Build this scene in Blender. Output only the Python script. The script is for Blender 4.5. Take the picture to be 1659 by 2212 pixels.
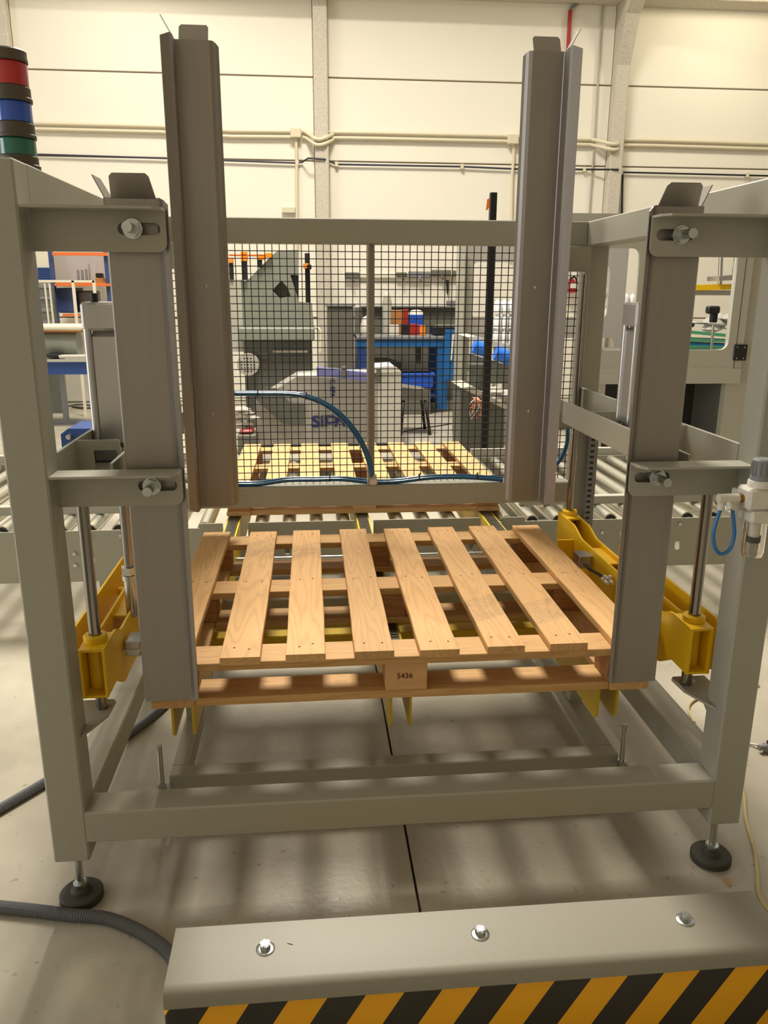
import bpy, bmesh, math, random
from mathutils import Matrix, Vector
random.seed(4)
S = bpy.context.scene
C = S.collection
for o in list(bpy.data.objects): bpy.data.objects.remove(o)

# ------------------------------------------------------------------ camera
CP = Vector((0.5268, -1.6181, 1.4045))
YAW, PITCH, ROLL, FPX = 0.09299, 0.27035, 0.00453, 1728.4
def _axes():
    f = Vector((math.sin(YAW)*math.cos(PITCH), math.cos(YAW)*math.cos(PITCH), -math.sin(PITCH)))
    r = Vector((math.cos(YAW), -math.sin(YAW), 0)); u = r.cross(f)
    c, s = math.cos(ROLL), math.sin(ROLL)
    return r*c+u*s, u*c-r*s, f
AR, AU, AF = _axes()
cd = bpy.data.cameras.new('camera'); cam = bpy.data.objects.new('camera', cd); C.objects.link(cam)
cam.matrix_world = Matrix.Translation(CP) @ Matrix((AR, AU, -AF)).transposed().to_4x4()
cd.sensor_fit = 'VERTICAL'; cd.sensor_height = 24; cd.lens = FPX/2212*24
cd.clip_start = .05; cd.clip_end = 100
S.camera = cam

# ------------------------------------------------------------------ light
w = bpy.data.worlds.new('sky'); S.world = w; w.use_nodes = True
bg = w.node_tree.nodes['Background']
bg.inputs['Color'].default_value = (1.0, .945, .84, 1); bg.inputs['Strength'].default_value = 0.62
def lamp(name, kind, loc, rot, energy, col, **k):
    d = bpy.data.lights.new(name, kind); d.energy = energy; d.color = col
    for a, v in k.items(): setattr(d, a, v)
    o = bpy.data.objects.new(name, d); C.objects.link(o); o.location = loc; o.rotation_euler = rot
    return o
# daylight through a long skylight strip in the roof behind the machine, and through a gate in the left wall
lamp('skylight', 'AREA', (.45, 4.7, 7.6), (math.radians(-31), 0, 0), 1450, (1, .93, .81), shape='RECTANGLE', size=1.6, size_y=3.2)
lamp('gate_daylight', 'AREA', (-8.9, -.6, 2.2), (0, math.radians(-90), 0), 300, (.86, .92, 1), shape='RECTANGLE', size=4.2, size_y=4)
# two lamps hanging close to the back wall
lamp('wall_lamp', 'AREA', (-1.4, 7.5, 5.2), (math.radians(60), 0, 0), 17, (1, .92, .78), shape='DISK', size=.5)
lamp('wall_lamp', 'AREA', (5.7, 7.5, 4.9), (math.radians(60), 0, 0), 26, (1, .88, .66), shape='DISK', size=.5)
vs = S.view_settings
vs.view_transform = 'Standard'; vs.look = 'None'; vs.gamma = 1; vs.use_curve_mapping = False
vs.exposure = -0.08

# ------------------------------------------------------------------ helpers
def at(px, py, Y):
    d = AR*((px-829.5)/FPX) - AU*((py-1106)/FPX) + AF
    return CP + d*((Y-CP.y)/d.y)
def atz(px, py, z):
    d = AR*((px-829.5)/FPX) - AU*((py-1106)/FPX) + AF
    return CP + d*((z-CP.z)/d.z)
def lin(c): return tuple((x/255/12.92 if x/255 <= .04045 else ((x/255+.055)/1.055)**2.4) for x in c)

MATS = {}
def mat(name, rgb, rough=.5, metal=0., var=0., vscale=6., bump=0., bscale=80., stretch=(1,1,1), spec=.5, trans=0., ior=1.45, alpha=1., coat=0.):
    if name in MATS: return MATS[name]
    m = bpy.data.materials.new(name); m.use_nodes = True
    nt = m.node_tree; N = nt.nodes; L = nt.links; b = N['Principled BSDF']
    c = lin(rgb)
    b.inputs['Base Color'].default_value = (*c, 1); b.inputs['Roughness'].default_value = rough
    b.inputs['Metallic'].default_value = metal; b.inputs['Specular IOR Level'].default_value = spec
    b.inputs['Transmission Weight'].default_value = trans; b.inputs['IOR'].default_value = ior
    b.inputs['Alpha'].default_value = alpha; b.inputs['Coat Weight'].default_value = coat
    if var or bump:
        tc = N.new('ShaderNodeTexCoord'); mp = N.new('ShaderNodeMapping'); mp.inputs['Scale'].default_value = stretch
        L.new(tc.outputs['Object'], mp.inputs['Vector'])
    if var:
        nz = N.new('ShaderNodeTexNoise'); nz.inputs['Scale'].default_value = vscale; nz.inputs['Detail'].default_value = 5
        L.new(mp.outputs[0], nz.inputs['Vector'])
        mx = N.new('ShaderNodeMix'); mx.data_type = 'RGBA'
        mx.inputs[6].default_value = (*[x*(1-var) for x in c], 1); mx.inputs[7].default_value = (*[min(1, x*(1+var)) for x in c], 1)
        L.new(nz.outputs[0], mx.inputs[0]); L.new(mx.outputs[2], b.inputs['Base Color'])
    if bump:
        n2 = N.new('ShaderNodeTexNoise'); n2.inputs['Scale'].default_value = bscale; n2.inputs['Detail'].default_value = 3
        L.new(mp.outputs[0], n2.inputs['Vector'])
        bp = N.new('ShaderNodeBump'); bp.inputs['Strength'].default_value = bump; bp.inputs['Distance'].default_value = .002
        L.new(n2.outputs[0], bp.inputs['Height']); L.new(bp.outputs[0], b.inputs['Normal'])
    MATS[name] = m; return m

class MB:
    def __init__(s): s.v = []; s.f = []; s.sm = []
    def add(s, vs, fs, sm=False):
        n = len(s.v); s.v += [tuple(v) for v in vs]; s.f += [tuple(i+n for i in f) for f in fs]; s.sm += [sm]*len(fs); return s
    def box(s, x0, x1, y0, y1, z0, z1, b=0.):
        if x0 > x1: x0, x1 = x1, x0
        if y0 > y1: y0, y1 = y1, y0
        if z0 > z1: z0, z1 = z1, z0
        if b <= 0:
            v = [(x, y, z) for x in (x0, x1) for y in (y0, y1) for z in (z0, z1)]
            return s.add(v, [(0,1,3,2),(4,6,7,5),(0,4,5,1),(2,3,7,6),(0,2,6,4),(1,5,7,3)])
        b = min(b, (x1-x0)*.49, (y1-y0)*.49, (z1-z0)*.49)
        X = (x0, x1); Y = (y0, y1); Z = (z0, z1); v = []; idx = {}
        sg = (1, -1)
        for i in (0, 1):
            for j in (0, 1):
                for k in (0, 1):
                    for a in range(3):
                        p = [X[i]+sg[i]*b, Y[j]+sg[j]*b, Z[k]+sg[k]*b]; p[a] = (X[i], Y[j], Z[k])[a]
                        idx[i, j, k, a] = len(v); v.append(tuple(p))
        f = []
        cyc = [(0,0),(1,0),(1,1),(0,1)]
        for a in range(3):
            for e in (0, 1):
                q = []
                for (p, r) in cyc:
                    t = [0,0,0]; t[a] = e; t[(a+1)%3] = p; t[(a+2)%3] = r; q.append(idx[(*t, a)])
                f.append(tuple(q) if e else tuple(reversed(q)))
        for a in range(3):
            b1, c1 = (a+1)%3, (a+2)%3
            for p in (0, 1):
                for r in (0, 1):
                    q = []
                    for (e, ax) in ((0, b1), (1, b1), (1, c1), (0, c1)):
                        t = [0,0,0]; t[a] = e; t[b1] = p; t[c1] = r; q.append(idx[(*t, ax)])
                    f.append(tuple(q) if p == r else tuple(reversed(q)))
        for i in (0, 1):
            for j in (0, 1):
                for k in (0, 1):
                    q = [idx[i, j, k, a] for a in range(3)]
                    f.append(tuple(q) if (i+j+k) % 2 else tuple(reversed(q)))
        return s.add(v, f)
    def prism(s, pts, plane, a, b, sm=False):
        n = len(pts)
        P = {'xz': lambda u, v, w: (u, w, v), 'yz': lambda u, v, w: (w, u, v), 'xy': lambda u, v, w: (u, v, w)}[plane]
        v = [P(*p, a) for p in pts] + [P(*p, b) for p in pts]
        s.add(v, [tuple(range(n)), tuple(range(2*n-1, n-1, -1))])
        m = len(s.v)-2*n
        for i in range(n):
            j = (i+1) % n; s.f.append((m+i, m+n+i, m+n+j, m+j)); s.sm.append(sm)
        return s
    def cyl(s, p, q, r, n=16, r2=None, cap=True):
        p = Vector(p); q = Vector(q); r2 = r if r2 is None else r2
        d = (q-p).normalized(); a = d.orthogonal().normalized(); b = d.cross(a)
        v = []
        for c, rr in ((p, r), (q, r2)):
            for i in range(n):
                t = 2*math.pi*i/n; v.append(c+a*(math.cos(t)*rr)+b*(math.sin(t)*rr))
        m = len(s.v); s.v += [tuple(x) for x in v]
        for i in range(n):
            j = (i+1) % n; s.f.append((m+i, m+j, m+n+j, m+n+i)); s.sm.append(n > 6)
        if cap:
            s.f += [tuple(m+n-1-i for i in range(n)), tuple(m+n+i for i in range(n))]; s.sm += [False, False]
        return s
    def lathe(s, c, prof, n=24, ax='z'):
        m = len(s.v)
        for (r, h) in prof:
            for i in range(n):
                t = 2*math.pi*i/n; u, v = r*math.cos(t), r*math.sin(t)
                p = {'z': (u, v, h), 'y': (u, h, v), 'x': (h, u, v)}[ax]
                s.v.append((c[0]+p[0], c[1]+p[1], c[2]+p[2]))
        for k in range(len(prof)-1):
            for i in range(n):
                j = (i+1) % n; s.f.append((m+k*n+i, m+k*n+j, m+(k+1)*n+j, m+(k+1)*n+i)); s.sm.append(True)
        return s
    def tube(s, path, r, n=8, ring=0., pitch=.006):
        P = [Vector(p) for p in path]; m = len(s.v); prev = None; N = len(P)
        for i, p in enumerate(P):
            d = (P[min(i+1, N-1)]-P[max(i-1, 0)]).normalized()
            if prev is None: a = d.orthogonal().normalized()
            else: a = (prev-d*prev.dot(d)).normalized()
            prev = a; b = d.cross(a)
            rr = r + (ring if i % 2 else -ring)
            for k in range(n):
                t = 2*math.pi*k/n; s.v.append(tuple(p+a*(rr*math.cos(t))+b*(rr*math.sin(t))))
        for i in range(N-1):
            for k in range(n):
                j = (k+1) % n; s.f.append((m+i*n+k, m+i*n+j, m+(i+1)*n+j, m+(i+1)*n+k)); s.sm.append(ring == 0)
        s.f += [tuple(m+n-1-k for k in range(n)), tuple(m+(N-1)*n+k for k in range(n))]; s.sm += [False, False]
        return s
    def holed(s, outer, holes, plane, a, b):
        P = {'xz': lambda u, v, w: (u, w, v), 'yz': lambda u, v, w: (w, u, v), 'xy': lambda u, v, w: (u, v, w)}[plane]
        bm = bmesh.new(); ed = []
        for lp in [outer]+holes:
            vv = [bm.verts.new((p[0], p[1], 0)) for p in lp]
            ed += [bm.edges.new((vv[i], vv[(i+1) % len(vv)])) for i in range(len(vv))]
        bmesh.ops.triangle_fill(bm, use_beauty=True, use_dissolve=False, edges=ed, normal=(0, 0, 1))
        bm.verts.index_update()
        V = [v.co.copy() for v in bm.verts]; F = [[v.index for v in f.verts] for f in bm.faces]; bm.free()
        n = len(V); m = len(s.v)
        s.v += [P(v.x, v.y, a) for v in V] + [P(v.x, v.y, b) for v in V]
        for f in F:
            s.f += [tuple(m+i for i in f), tuple(m+n+i for i in reversed(f))]; s.sm += [False, False]
        k = 0
        for lp in [outer]+holes:
            L = len(lp)
            for i in range(L):
                j = (i+1) % L; s.f.append((m+k+i, m+n+k+i, m+n+k+j, m+k+j)); s.sm.append(False)
            k += L
        return s
    def mirror(s, cx):
        t = MB(); t.v = [(2*cx-v[0], v[1], v[2]) for v in s.v]; t.f = [tuple(reversed(f)) for f in s.f]; t.sm = list(s.sm); return t

def rrect(x0, x1, y0, y1, r, n=5, c=(1,1,1,1)):
    out = []
    for (cx, cy, a0, on) in ((x1-r, y1-r, 0, c[0]), (x0+r, y1-r, 90, c[1]), (x0+r, y0+r, 180, c[2]), (x1-r, y0+r, 270, c[3])):
        if on:
            for i in range(n+1):
                t = math.radians(a0+90*i/n); out.append((cx+r*math.cos(t), cy+r*math.sin(t)))
        else: out.append(((x1, x0, x0, x1)[a0//90], (y1, y1, y0, y0)[a0//90]))
    return out
def spline(pts, n=8):
    P = [Vector(p) for p in pts]; P = [P[0]*2-P[1]]+P+[P[-1]*2-P[-2]]; out = []
    for i in range(1, len(P)-2):
        a, b, c, d = P[i-1:i+3]
        for k in range(n):
            t = k/n; out.append(.5*((2*b)+(c-a)*t+(2*a-5*b+4*c-d)*t*t+(3*b-a-3*c+d)*t**3))
    out.append(P[-2]); return out
def resample(pts, step):
    P = [Vector(p) for p in pts]; out = [P[0]]; acc = 0
    for a, b in zip(P, P[1:]):
        L = (b-a).length; t = step-acc
        while t <= L: out.append(a+(b-a)*(t/L)); t += step
        acc = (acc+L) % step
    return out
def rootloc(p):
    while p is not None and p.parent is not None: p = p.parent
    return Vector(p.location) if p is not None else Vector((0, 0, 0))
def tag(o, label=None, cat=None, group=None, kind=None):
    if label: o['label'] = label
    if cat: o['category'] = cat
    if group: o['group'] = group
    if kind: o['kind'] = kind
    return o
def thing(name, label, cat, loc=(0,0,0), group=None):
    o = bpy.data.objects.new(name, None); o.empty_display_size = .05; C.objects.link(o); o.location = loc
    return tag(o, label, cat, group)
def obj(name, mb, m, parent=None, loc=None, label=None, kind=None, mesh=None):
    """loc None: vertices are world coordinates; loc given: vertices are local, loc is relative to parent"""
    if mesh is None:
        off = rootloc(parent) if loc is None else Vector((0, 0, 0))
        me = bpy.data.meshes.new(name)
        me.from_pydata([tuple(Vector(v)-off) for v in mb.v], [], mb.f)
        me.polygons.foreach_set('use_smooth', mb.sm)
        me.materials.append(m); me.update()
        try: me.set_sharp_from_angle(angle=.7)
        except Exception: pass
        me.polygons.foreach_set('use_smooth', mb.sm)
    else: me = mesh
    o = bpy.data.objects.new(name, me); C.objects.link(o)
    if parent is not None: o.parent = parent
    if loc is not None: o.location = loc
    if label: o['label'] = label
    if kind: o['kind'] = kind
    return o
def solo(name, mb, m, label, cat, group=None, loc=(0,0,0)):
    o = obj(name, mb, m)
    return tag(o, label, cat, group)
def struct(name, mb, m, parent=None):
    o = obj(name, mb, m, parent)
    if parent is None: o['kind'] = 'structure'
    return o
def dup(root, loc, label=None):
    r = root.copy(); C.objects.link(r); r.location = loc
    if label: r['label'] = label
    for ch in list(root.children):
        c = ch.copy(); C.objects.link(c); c.parent = r
        for g in ch.children:
            d = g.copy(); C.objects.link(d); d.parent = c
    return r
def text_mb(txt, size, depth, bold=0.0, shear=0.0):
    cu = bpy.data.curves.new('t', 'FONT'); cu.body = txt; cu.size = size; cu.extrude = depth/2; cu.offset = bold; cu.shear = shear
    cu.resolution_u = 3
    o = bpy.data.objects.new('t', cu); C.objects.link(o)
    dg = bpy.context.evaluated_depsgraph_get(); me = bpy.data.meshes.new_from_object(o.evaluated_get(dg))
    mb = MB(); mb.v = [tuple(v.co) for v in me.vertices]; mb.f = [tuple(p.vertices) for p in me.polygons]; mb.sm = [False]*len(mb.f)
    bpy.data.objects.remove(o); bpy.data.curves.remove(cu); bpy.data.meshes.remove(me)
    return mb
def xf(mb, fn):
    t = MB(); t.v = [tuple(fn(v)) for v in mb.v]; t.f = list(mb.f); t.sm = list(mb.sm); return t
def pxy(pts, Y): return [((lambda p: (p.x, p.z))(at(a, b, Y))) for a, b in pts]
def pbox(mb, x0, y0, x1, y1, Y, depth, b=0.):
    """box whose front face spans those picture points at depth Y"""
    p = at(x0, y0, Y); q = at(x1, y1, Y); r = at(x0, y1, Y); t = at(x1, y0, Y)
    return mb.box((p.x+r.x)/2, (q.x+t.x)/2, Y, Y+depth, (q.z+r.z)/2, (p.z+t.z)/2, b)

# ------------------------------------------------------------------ materials
GREY = mat('grey_paint', (160, 158, 144), .42, bump=.12, bscale=260, var=.03, vscale=3)
GREY2 = mat('grey_paint_light', (172, 169, 156), .45, var=.03)
GALV = mat('brushed_steel_sheet', (152, 146, 140), .42, metal=.75, var=.08, vscale=5, stretch=(14, 14, .6), bump=.05, bscale=60)
STEEL = mat('bright_steel', (190, 188, 182), .22, metal=1)
ZINC = mat('zinc_plated', (188, 192, 190), .26, metal=1, var=.1, vscale=60)
RODM = mat('ground_rod', (150, 145, 138), .16, metal=1)
ALU = mat('aluminium', (196, 194, 194), .3, metal=.9, var=.05, vscale=3, stretch=(20, 20, 1))
ROLLER = mat('zinc_roller', (205, 203, 190), .3, metal=.9, var=.06, vscale=20)
YEL = mat('yellow_paint', (232, 184, 16), .42, var=.05, vscale=8, bump=.08, bscale=200)
YELD = mat('yellow_track', (206, 172, 22), .5, var=.08, vscale=8)
BLACK = mat('black_plastic', (26, 25, 24), .5)
RUB = mat('dark_rubber', (62, 58, 50), .6, var=.08, vscale=30)
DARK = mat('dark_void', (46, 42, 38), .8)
CHAIN = mat('chain_steel', (88, 84, 74), .4, metal=.8, var=.3, vscale=120)
BLUEHOSE = mat('blue_hose', (38, 96, 140), .25, coat=.4)
BLUET = mat('blue_clear_hose', (30, 110, 175), .2, coat=.5)
CORR = mat('grey_conduit', (112, 114, 120), .38, spec=.6)
BEIGEH = mat('beige_hose', (186, 168, 116), .3, coat=.3)
WIRE = mat('black_wire', (34, 33, 44), .45)
WHITEP = mat('white_plastic', (214, 210, 200), .4)
GREYP = mat('grey_plastic', (128, 128, 130), .45)
BRASS = mat('brass', (150, 110, 50), .3, metal=1)
CLEAR = mat('clear_plastic', (235, 232, 222), .08, trans=.95, ior=1.3)
WALLM = mat('wall_paint', (234, 228, 212), .75, var=.04, vscale=1.2, bump=.15, bscale=25)
CONC = mat('rough_concrete', (196, 188, 172), .9, var=.3, vscale=38, bump=1., bscale=60)
CONDUIT = mat('cream_conduit', (214, 203, 176), .5)
DKGROOVE = mat('wall_joint', (120, 104, 84), .9)
BLUEP = mat('blue_paint', (30, 96, 158), .4, var=.05)
BLUED = mat('dark_blue_paint', (36, 66, 124), .45, var=.05)
BLUEB = mat('blue_plastic', (34, 84, 190), .35)
BLUEC = mat('blue_cover', (46, 118, 226), .4)
ORANGE = mat('orange_paint', (224, 112, 50), .45)
RACKB = mat('rack_blue', (54, 72, 116), .5)
ORANGEB = mat('bright_orange', (255, 138, 24), .4)
SAWG = mat('saw_grey', (128, 130, 118), .5, var=.06)
SAWD = mat('saw_dark_grey', (92, 92, 84), .55, var=.06)
BOXW = mat('machine_white', (196, 192, 182), .45)
BOXG = mat('machine_panel', (160, 156, 148), .45)
VIOLET = mat('violet_blue', (112, 116, 168), .4)
NAVY = mat('navy_print', (36, 44, 108), .5)
PIPED = mat('dark_pipe', (52, 52, 66), .5)
CAB = mat('dark_cabinet', (104, 102, 92), .6, var=.1)
RED = mat('red_paint', (164, 40, 34), .4)
PINKW = mat('pinkish_wall', (214, 190, 166), .8)
BROWN = mat('cardboard', (180, 122, 66), .8)
GREEN = mat('green_belt', (96, 176, 132), .4)
CREAMT = mat('cream_steel', (222, 214, 192), .4)
BOTTLE = mat('clear_bottle', (240, 240, 242), .18, trans=.2, ior=1.3)
FILM = mat('clear_film', (226, 222, 214), .12, trans=.6, ior=1.2, bump=1., bscale=60)
LILAC = mat('lilac_grey', (176, 168, 164), .7)
def lens(n, c): return mat(n, c, .25, coat=.5, trans=.25)
RLENS = lens('red_lens', (196, 40, 44)); BLENS = lens('blue_lens', (42, 92, 205)); GLENS = lens('green_lens', (34, 118, 100))
TOWERB = mat('tower_plastic', (84, 76, 64), .5)
INK = mat('stamp_ink', (98, 58, 30), .9)

def wood(name, c0, c1, c2):
    m = bpy.data.materials.new(name); m.use_nodes = True; nt = m.node_tree; N = nt.nodes; L = nt.links; b = N['Principled BSDF']
    tc = N.new('ShaderNodeTexCoord'); oi = N.new('ShaderNodeObjectInfo')
    ml = N.new('ShaderNodeMath'); ml.operation = 'MULTIPLY'; ml.inputs[1].default_value = 37.; L.new(oi.outputs['Random'], ml.inputs[0])
    cb = N.new('ShaderNodeCombineXYZ')
    for i in range(3): L.new(ml.outputs[0], cb.inputs[i])
    ad = N.new('ShaderNodeVectorMath'); L.new(tc.outputs['Object'], ad.inputs[0]); L.new(cb.outputs[0], ad.inputs[1])
    mp = N.new('ShaderNodeMapping'); mp.inputs['Scale'].default_value = (1.1, 10, 10); L.new(ad.outputs[0], mp.inputs['Vector'])
    wv = N.new('ShaderNodeTexNoise'); wv.inputs['Scale'].default_value = 1.6; wv.inputs['Detail'].default_value = 1.5; L.new(mp.outputs[0], wv.inputs['Vector'])
    # growth rings: repeated bands of a slow, stretched noise
    mu = N.new('ShaderNodeMath'); mu.operation = 'MULTIPLY'; mu.inputs[1].default_value = 22.; L.new(wv.outputs[0], mu.inputs[0])
    fr = N.new('ShaderNodeMath'); fr.operation = 'PINGPONG'; fr.inputs[1].default_value = 1.; L.new(mu.outputs[0], fr.inputs[0])
    pw = N.new('ShaderNodeMath'); pw.operation = 'POWER'; pw.inputs[1].default_value = 2.2; L.new(fr.outputs[0], pw.inputs[0])
    m2 = N.new('ShaderNodeMapping'); m2.inputs['Scale'].default_value = (4, 160, 160); L.new(ad.outputs[0], m2.inputs['Vector'])
    n2 = N.new('ShaderNodeTexNoise'); n2.inputs['Scale'].default_value = 1.; n2.inputs['Detail'].default_value = 3; L.new(m2.outputs[0], n2.inputs['Vector'])
    n3 = N.new('ShaderNodeTexNoise'); n3.inputs['Scale'].default_value = 5; n3.inputs['Detail'].default_value = 4; L.new(ad.outputs[0], n3.inputs['Vector'])
    def mix(f, a, bb, k):
        x = N.new('ShaderNodeMix'); x.data_type = 'RGBA'
        if isinstance(a, tuple): x.inputs[6].default_value = (*a, 1)
        else: L.new(a, x.inputs[6])
        if isinstance(bb, tuple): x.inputs[7].default_value = (*bb, 1)
        else: L.new(bb, x.inputs[7])
        q = N.new('ShaderNodeMath'); q.operation = 'MULTIPLY'; q.inputs[1].default_value = k; L.new(f, q.inputs[0]); L.new(q.outputs[0], x.inputs[0])
        return x.outputs[2]
    a = mix(pw.outputs[0], lin(c0), lin(c1), .75)
    a = mix(n2.outputs[0], a, lin(c1), .5)
    a = mix(n3.outputs[0], a, lin(c2), .35)
    tv = N.new('ShaderNodeMapRange'); tv.inputs[3].default_value = .88; tv.inputs[4].default_value = 1.08; L.new(oi.outputs['Random'], tv.inputs[0])
    hv = N.new('ShaderNodeHueSaturation'); L.new(tv.outputs[0], hv.inputs['Value']); L.new(a, hv.inputs['Color'])
    L.new(hv.outputs[0], b.inputs['Base Color']); b.inputs['Roughness'].default_value = .62; b.inputs['Specular IOR Level'].default_value = .35
    bp = N.new('ShaderNodeBump'); bp.inputs['Strength'].default_value = .25; bp.inputs['Distance'].default_value = .001
    L.new(n2.outputs[0], bp.inputs['Height']); L.new(bp.outputs[0], b.inputs['Normal'])
    return m, a, hv, N, L, ad, tc
WOODL = wood('pale_pine', (210, 164, 108), (180, 132, 78), (222, 186, 132))[0]
WOODO = wood('orange_pine', (202, 160, 104), (170, 126, 76), (212, 174, 118))[0]
WOODB = wood('block_wood', (178, 126, 76), (132, 86, 50), (190, 140, 90))[0]
def tread_wood(name, x0, x1):
    """pale pine with a printed tyre mark across part of its length"""
    m, a, hv, N, L, ad, tc = wood(name, (210, 164, 108), (180, 132, 78), (222, 186, 132))
    sp = N.new('ShaderNodeSeparateXYZ'); L.new(tc.outputs['Object'], sp.inputs[0])
    def mth(op, i, v=None, j=None):
        q = N.new('ShaderNodeMath'); q.operation = op; L.new(i, q.inputs[0])
        if j is not None: L.new(j, q.inputs[1])
        elif v is not None: q.inputs[1].default_value = v
        return q.outputs[0]
    sx = mth('ADD', sp.outputs[0], 0, mth('MULTIPLY', sp.outputs[1], .55))
    msk = mth('MULTIPLY', mth('GREATER_THAN', sx, x0), 0, mth('LESS_THAN', sx, x1))
    cv = N.new('ShaderNodeCombineXYZ'); L.new(sx, cv.inputs[0]); L.new(sp.outputs[1], cv.inputs[1])
    br = N.new('ShaderNodeTexBrick'); br.inputs['Scale'].default_value = 42; br.inputs['Mortar Size'].default_value = .05
    br.inputs['Color1'].default_value = (1,1,1,1); br.inputs['Color2'].default_value = (.4,.4,.4,1); br.inputs['Mortar'].default_value = (0,0,0,1)
    L.new(cv.outputs[0], br.inputs['Vector'])
    nz = N.new('ShaderNodeTexNoise'); nz.inputs['Scale'].default_value = 30; L.new(tc.outputs['Object'], nz.inputs['Vector'])
    f = mth('MULTIPLY', mth('MULTIPLY', msk, 0, br.outputs[0]), 0, mth('MULTIPLY', nz.outputs[0], 1.0))
    x = N.new('ShaderNodeMix'); x.data_type = 'RGBA'; L.new(f, x.inputs[0]); L.new(hv.outputs[0], x.inputs[6]); x.inputs[7].default_value = (*lin((104, 92, 72)), 1)
    L.new(x.outputs[2], N['Principled BSDF'].inputs['Base Color'])
    return m
def floor_mat():
    m = bpy.data.materials.new('concrete_floor'); m.use_nodes = True; nt = m.node_tree; N = nt.nodes; L = nt.links; b = N['Principled BSDF']
    tc = N.new('ShaderNodeTexCoord')
    def nz(s, d): 
        n = N.new('ShaderNodeTexNoise'); n.inputs['Scale'].default_value = s; n.inputs['Detail'].default_value = d; L.new(tc.outputs['Object'], n.inputs['Vector']); return n.outputs[0]
    r = N.new('ShaderNodeValToRGB'); r.color_ramp.elements[0].position = .3; r.color_ramp.elements[1].position = .7
    r.color_ramp.elements[0].color = (*lin((146, 139, 124)), 1); r.color_ramp.elements[1].color = (*lin((182, 175, 158)), 1)
    L.new(nz(2.2, 8), r.inputs[0])
    s = N.new('ShaderNodeValToRGB'); s.color_ramp.elements[0].position = .66; s.color_ramp.elements[1].position = .74
    s.color_ramp.elements[0].color = (0,0,0,1); s.color_ramp.elements[1].color = (.55,.55,.55,1); L.new(nz(38, 3), s.inputs[0])
    x = N.new('ShaderNodeMix'); x.data_type = 'RGBA'; L.new(s.outputs[0], x.inputs[0]); L.new(r.outputs[0], x.inputs[6]); x.inputs[7].default_value = (*lin((104, 94, 76)), 1)
    L.new(x.outputs[2], b.inputs['Base Color'])
    rr = N.new('ShaderNodeMapRange'); rr.inputs[3].default_value = .2; rr.inputs[4].default_value = .42; L.new(nz(9, 6), rr.inputs[0]); L.new(rr.outputs[0], b.inputs['Roughness'])
    bp = N.new('ShaderNodeBump'); bp.inputs['Strength'].default_value = .25; bp.inputs['Distance'].default_value = .003
    L.new(nz(55, 5), bp.inputs['Height']); L.new(bp.outputs[0], b.inputs['Normal'])
    return m
FLOOR = floor_mat()
def hazard():
    m = bpy.data.materials.new('hazard_stripes'); m.use_nodes = True; nt = m.node_tree; N = nt.nodes; L = nt.links; b = N['Principled BSDF']
    tc = N.new('ShaderNodeTexCoord'); sp = N.new('ShaderNodeSeparateXYZ'); L.new(tc.outputs['Object'], sp.inputs[0])
    def mth(op, a, v=None, j=None):
        q = N.new('ShaderNodeMath'); q.operation = op; L.new(a, q.inputs[0])
        if j is not None: L.new(j, q.inputs[1])
        elif v is not None: q.inputs[1].default_value = v
        return q.outputs[0]
    e = mth('FRACT', mth('ADD', mth('DIVIDE', mth('SUBTRACT', sp.outputs[0], 0, mth('MULTIPLY', sp.outputs[2], .58)), .1426), .204))
    f = mth('GREATER_THAN', e, .5)
    x = N.new('ShaderNodeMix'); x.data_type = 'RGBA'; L.new(f, x.inputs[0]); x.inputs[6].default_value = (*lin((240, 172, 14)), 1); x.inputs[7].default_value = (*lin((44, 40, 34)), 1)
    L.new(x.outputs[2], b.inputs['Base Color']); b.inputs['Roughness'].default_value = .5
    return m
HAZ = hazard()
GREYB = mat('guard_paint', (138, 134, 120), .5, bump=.1, bscale=200, var=.03, vscale=3)

# ------------------------------------------------------------------ setting
fl = struct('floor', MB().box(-9, 14, -6, 9.3, -.2, -.03), DKGROOVE)
for (a, b) in ((-9, .7572), (.7638, 14)): obj('floor_slab', MB().box(a, b, -6, 9.3, -.03, 0), FLOOR, fl)
WY = 9.0
wb = struct('wall_back', MB().box(-9, 14, WY+.012, WY+.3, 0, 4.85), DKGROOVE)
colx = [-6.47, -2.87, .733, 4.40, 8.0, 11.6]
zj = [0, 1.06, 2.0, 2.925, 3.85, 4.84]
edges = [-9]+colx+[14]
for a, b in zip(edges, edges[1:]):
    for z0, z1 in zip(zj, zj[1:]):
        obj('wall_panel', MB().box(a+.09 if a > -9 else a, b-.09 if b < 14 else b, WY, WY+.05, z0+.008, z1-.008, .006), WALLM, wb)
for k, x in enumerate(colx):
    mb = MB().box(x-.085, x+.085, WY-.13, WY+.05, 0, 4.85, .012)
    o = struct('trim_%d' % (k+1), mb, CONC)
    if x > 1 and x < 5:
        q = MB().prism([(WY-.13, 4.05), (WY-.13, 5.4), (WY-5.5, 7.3), (WY-5.5, 6.9), (WY-.9, 5.0), (WY-.32, 4.55)], 'yz', x-.085, x+.085)
        obj('roof_girder', q, CONC, o)
struct('trim_7', MB().box(-9, 14, 8.66, 9.3, 4.715, 5.25, .01), CONC)
struct('shade_ceiling', MB().box(-9, 14, -6.3, 2.6, 5.6, 5.75), WALLM)  # unseen part roof, put in to keep sky light off the machine fronts
struct('wall_left', MB().box(-9.3, -9, -6, -2.7, 0, 5.6).box(-9.3, -9, 1.5, 9.3, 0, 5.6).box(-9.3, -9, -2.7, 1.5, 4.4, 5.6), WALLM)
struct('wall_right', MB().box(14, 14.3, -6, 9.3, 0, 5.6), WALLM)
struct('wall_front', MB().box(-9.3, 14.3, -6.3, -6, 0, 5.6), WALLM)

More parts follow.
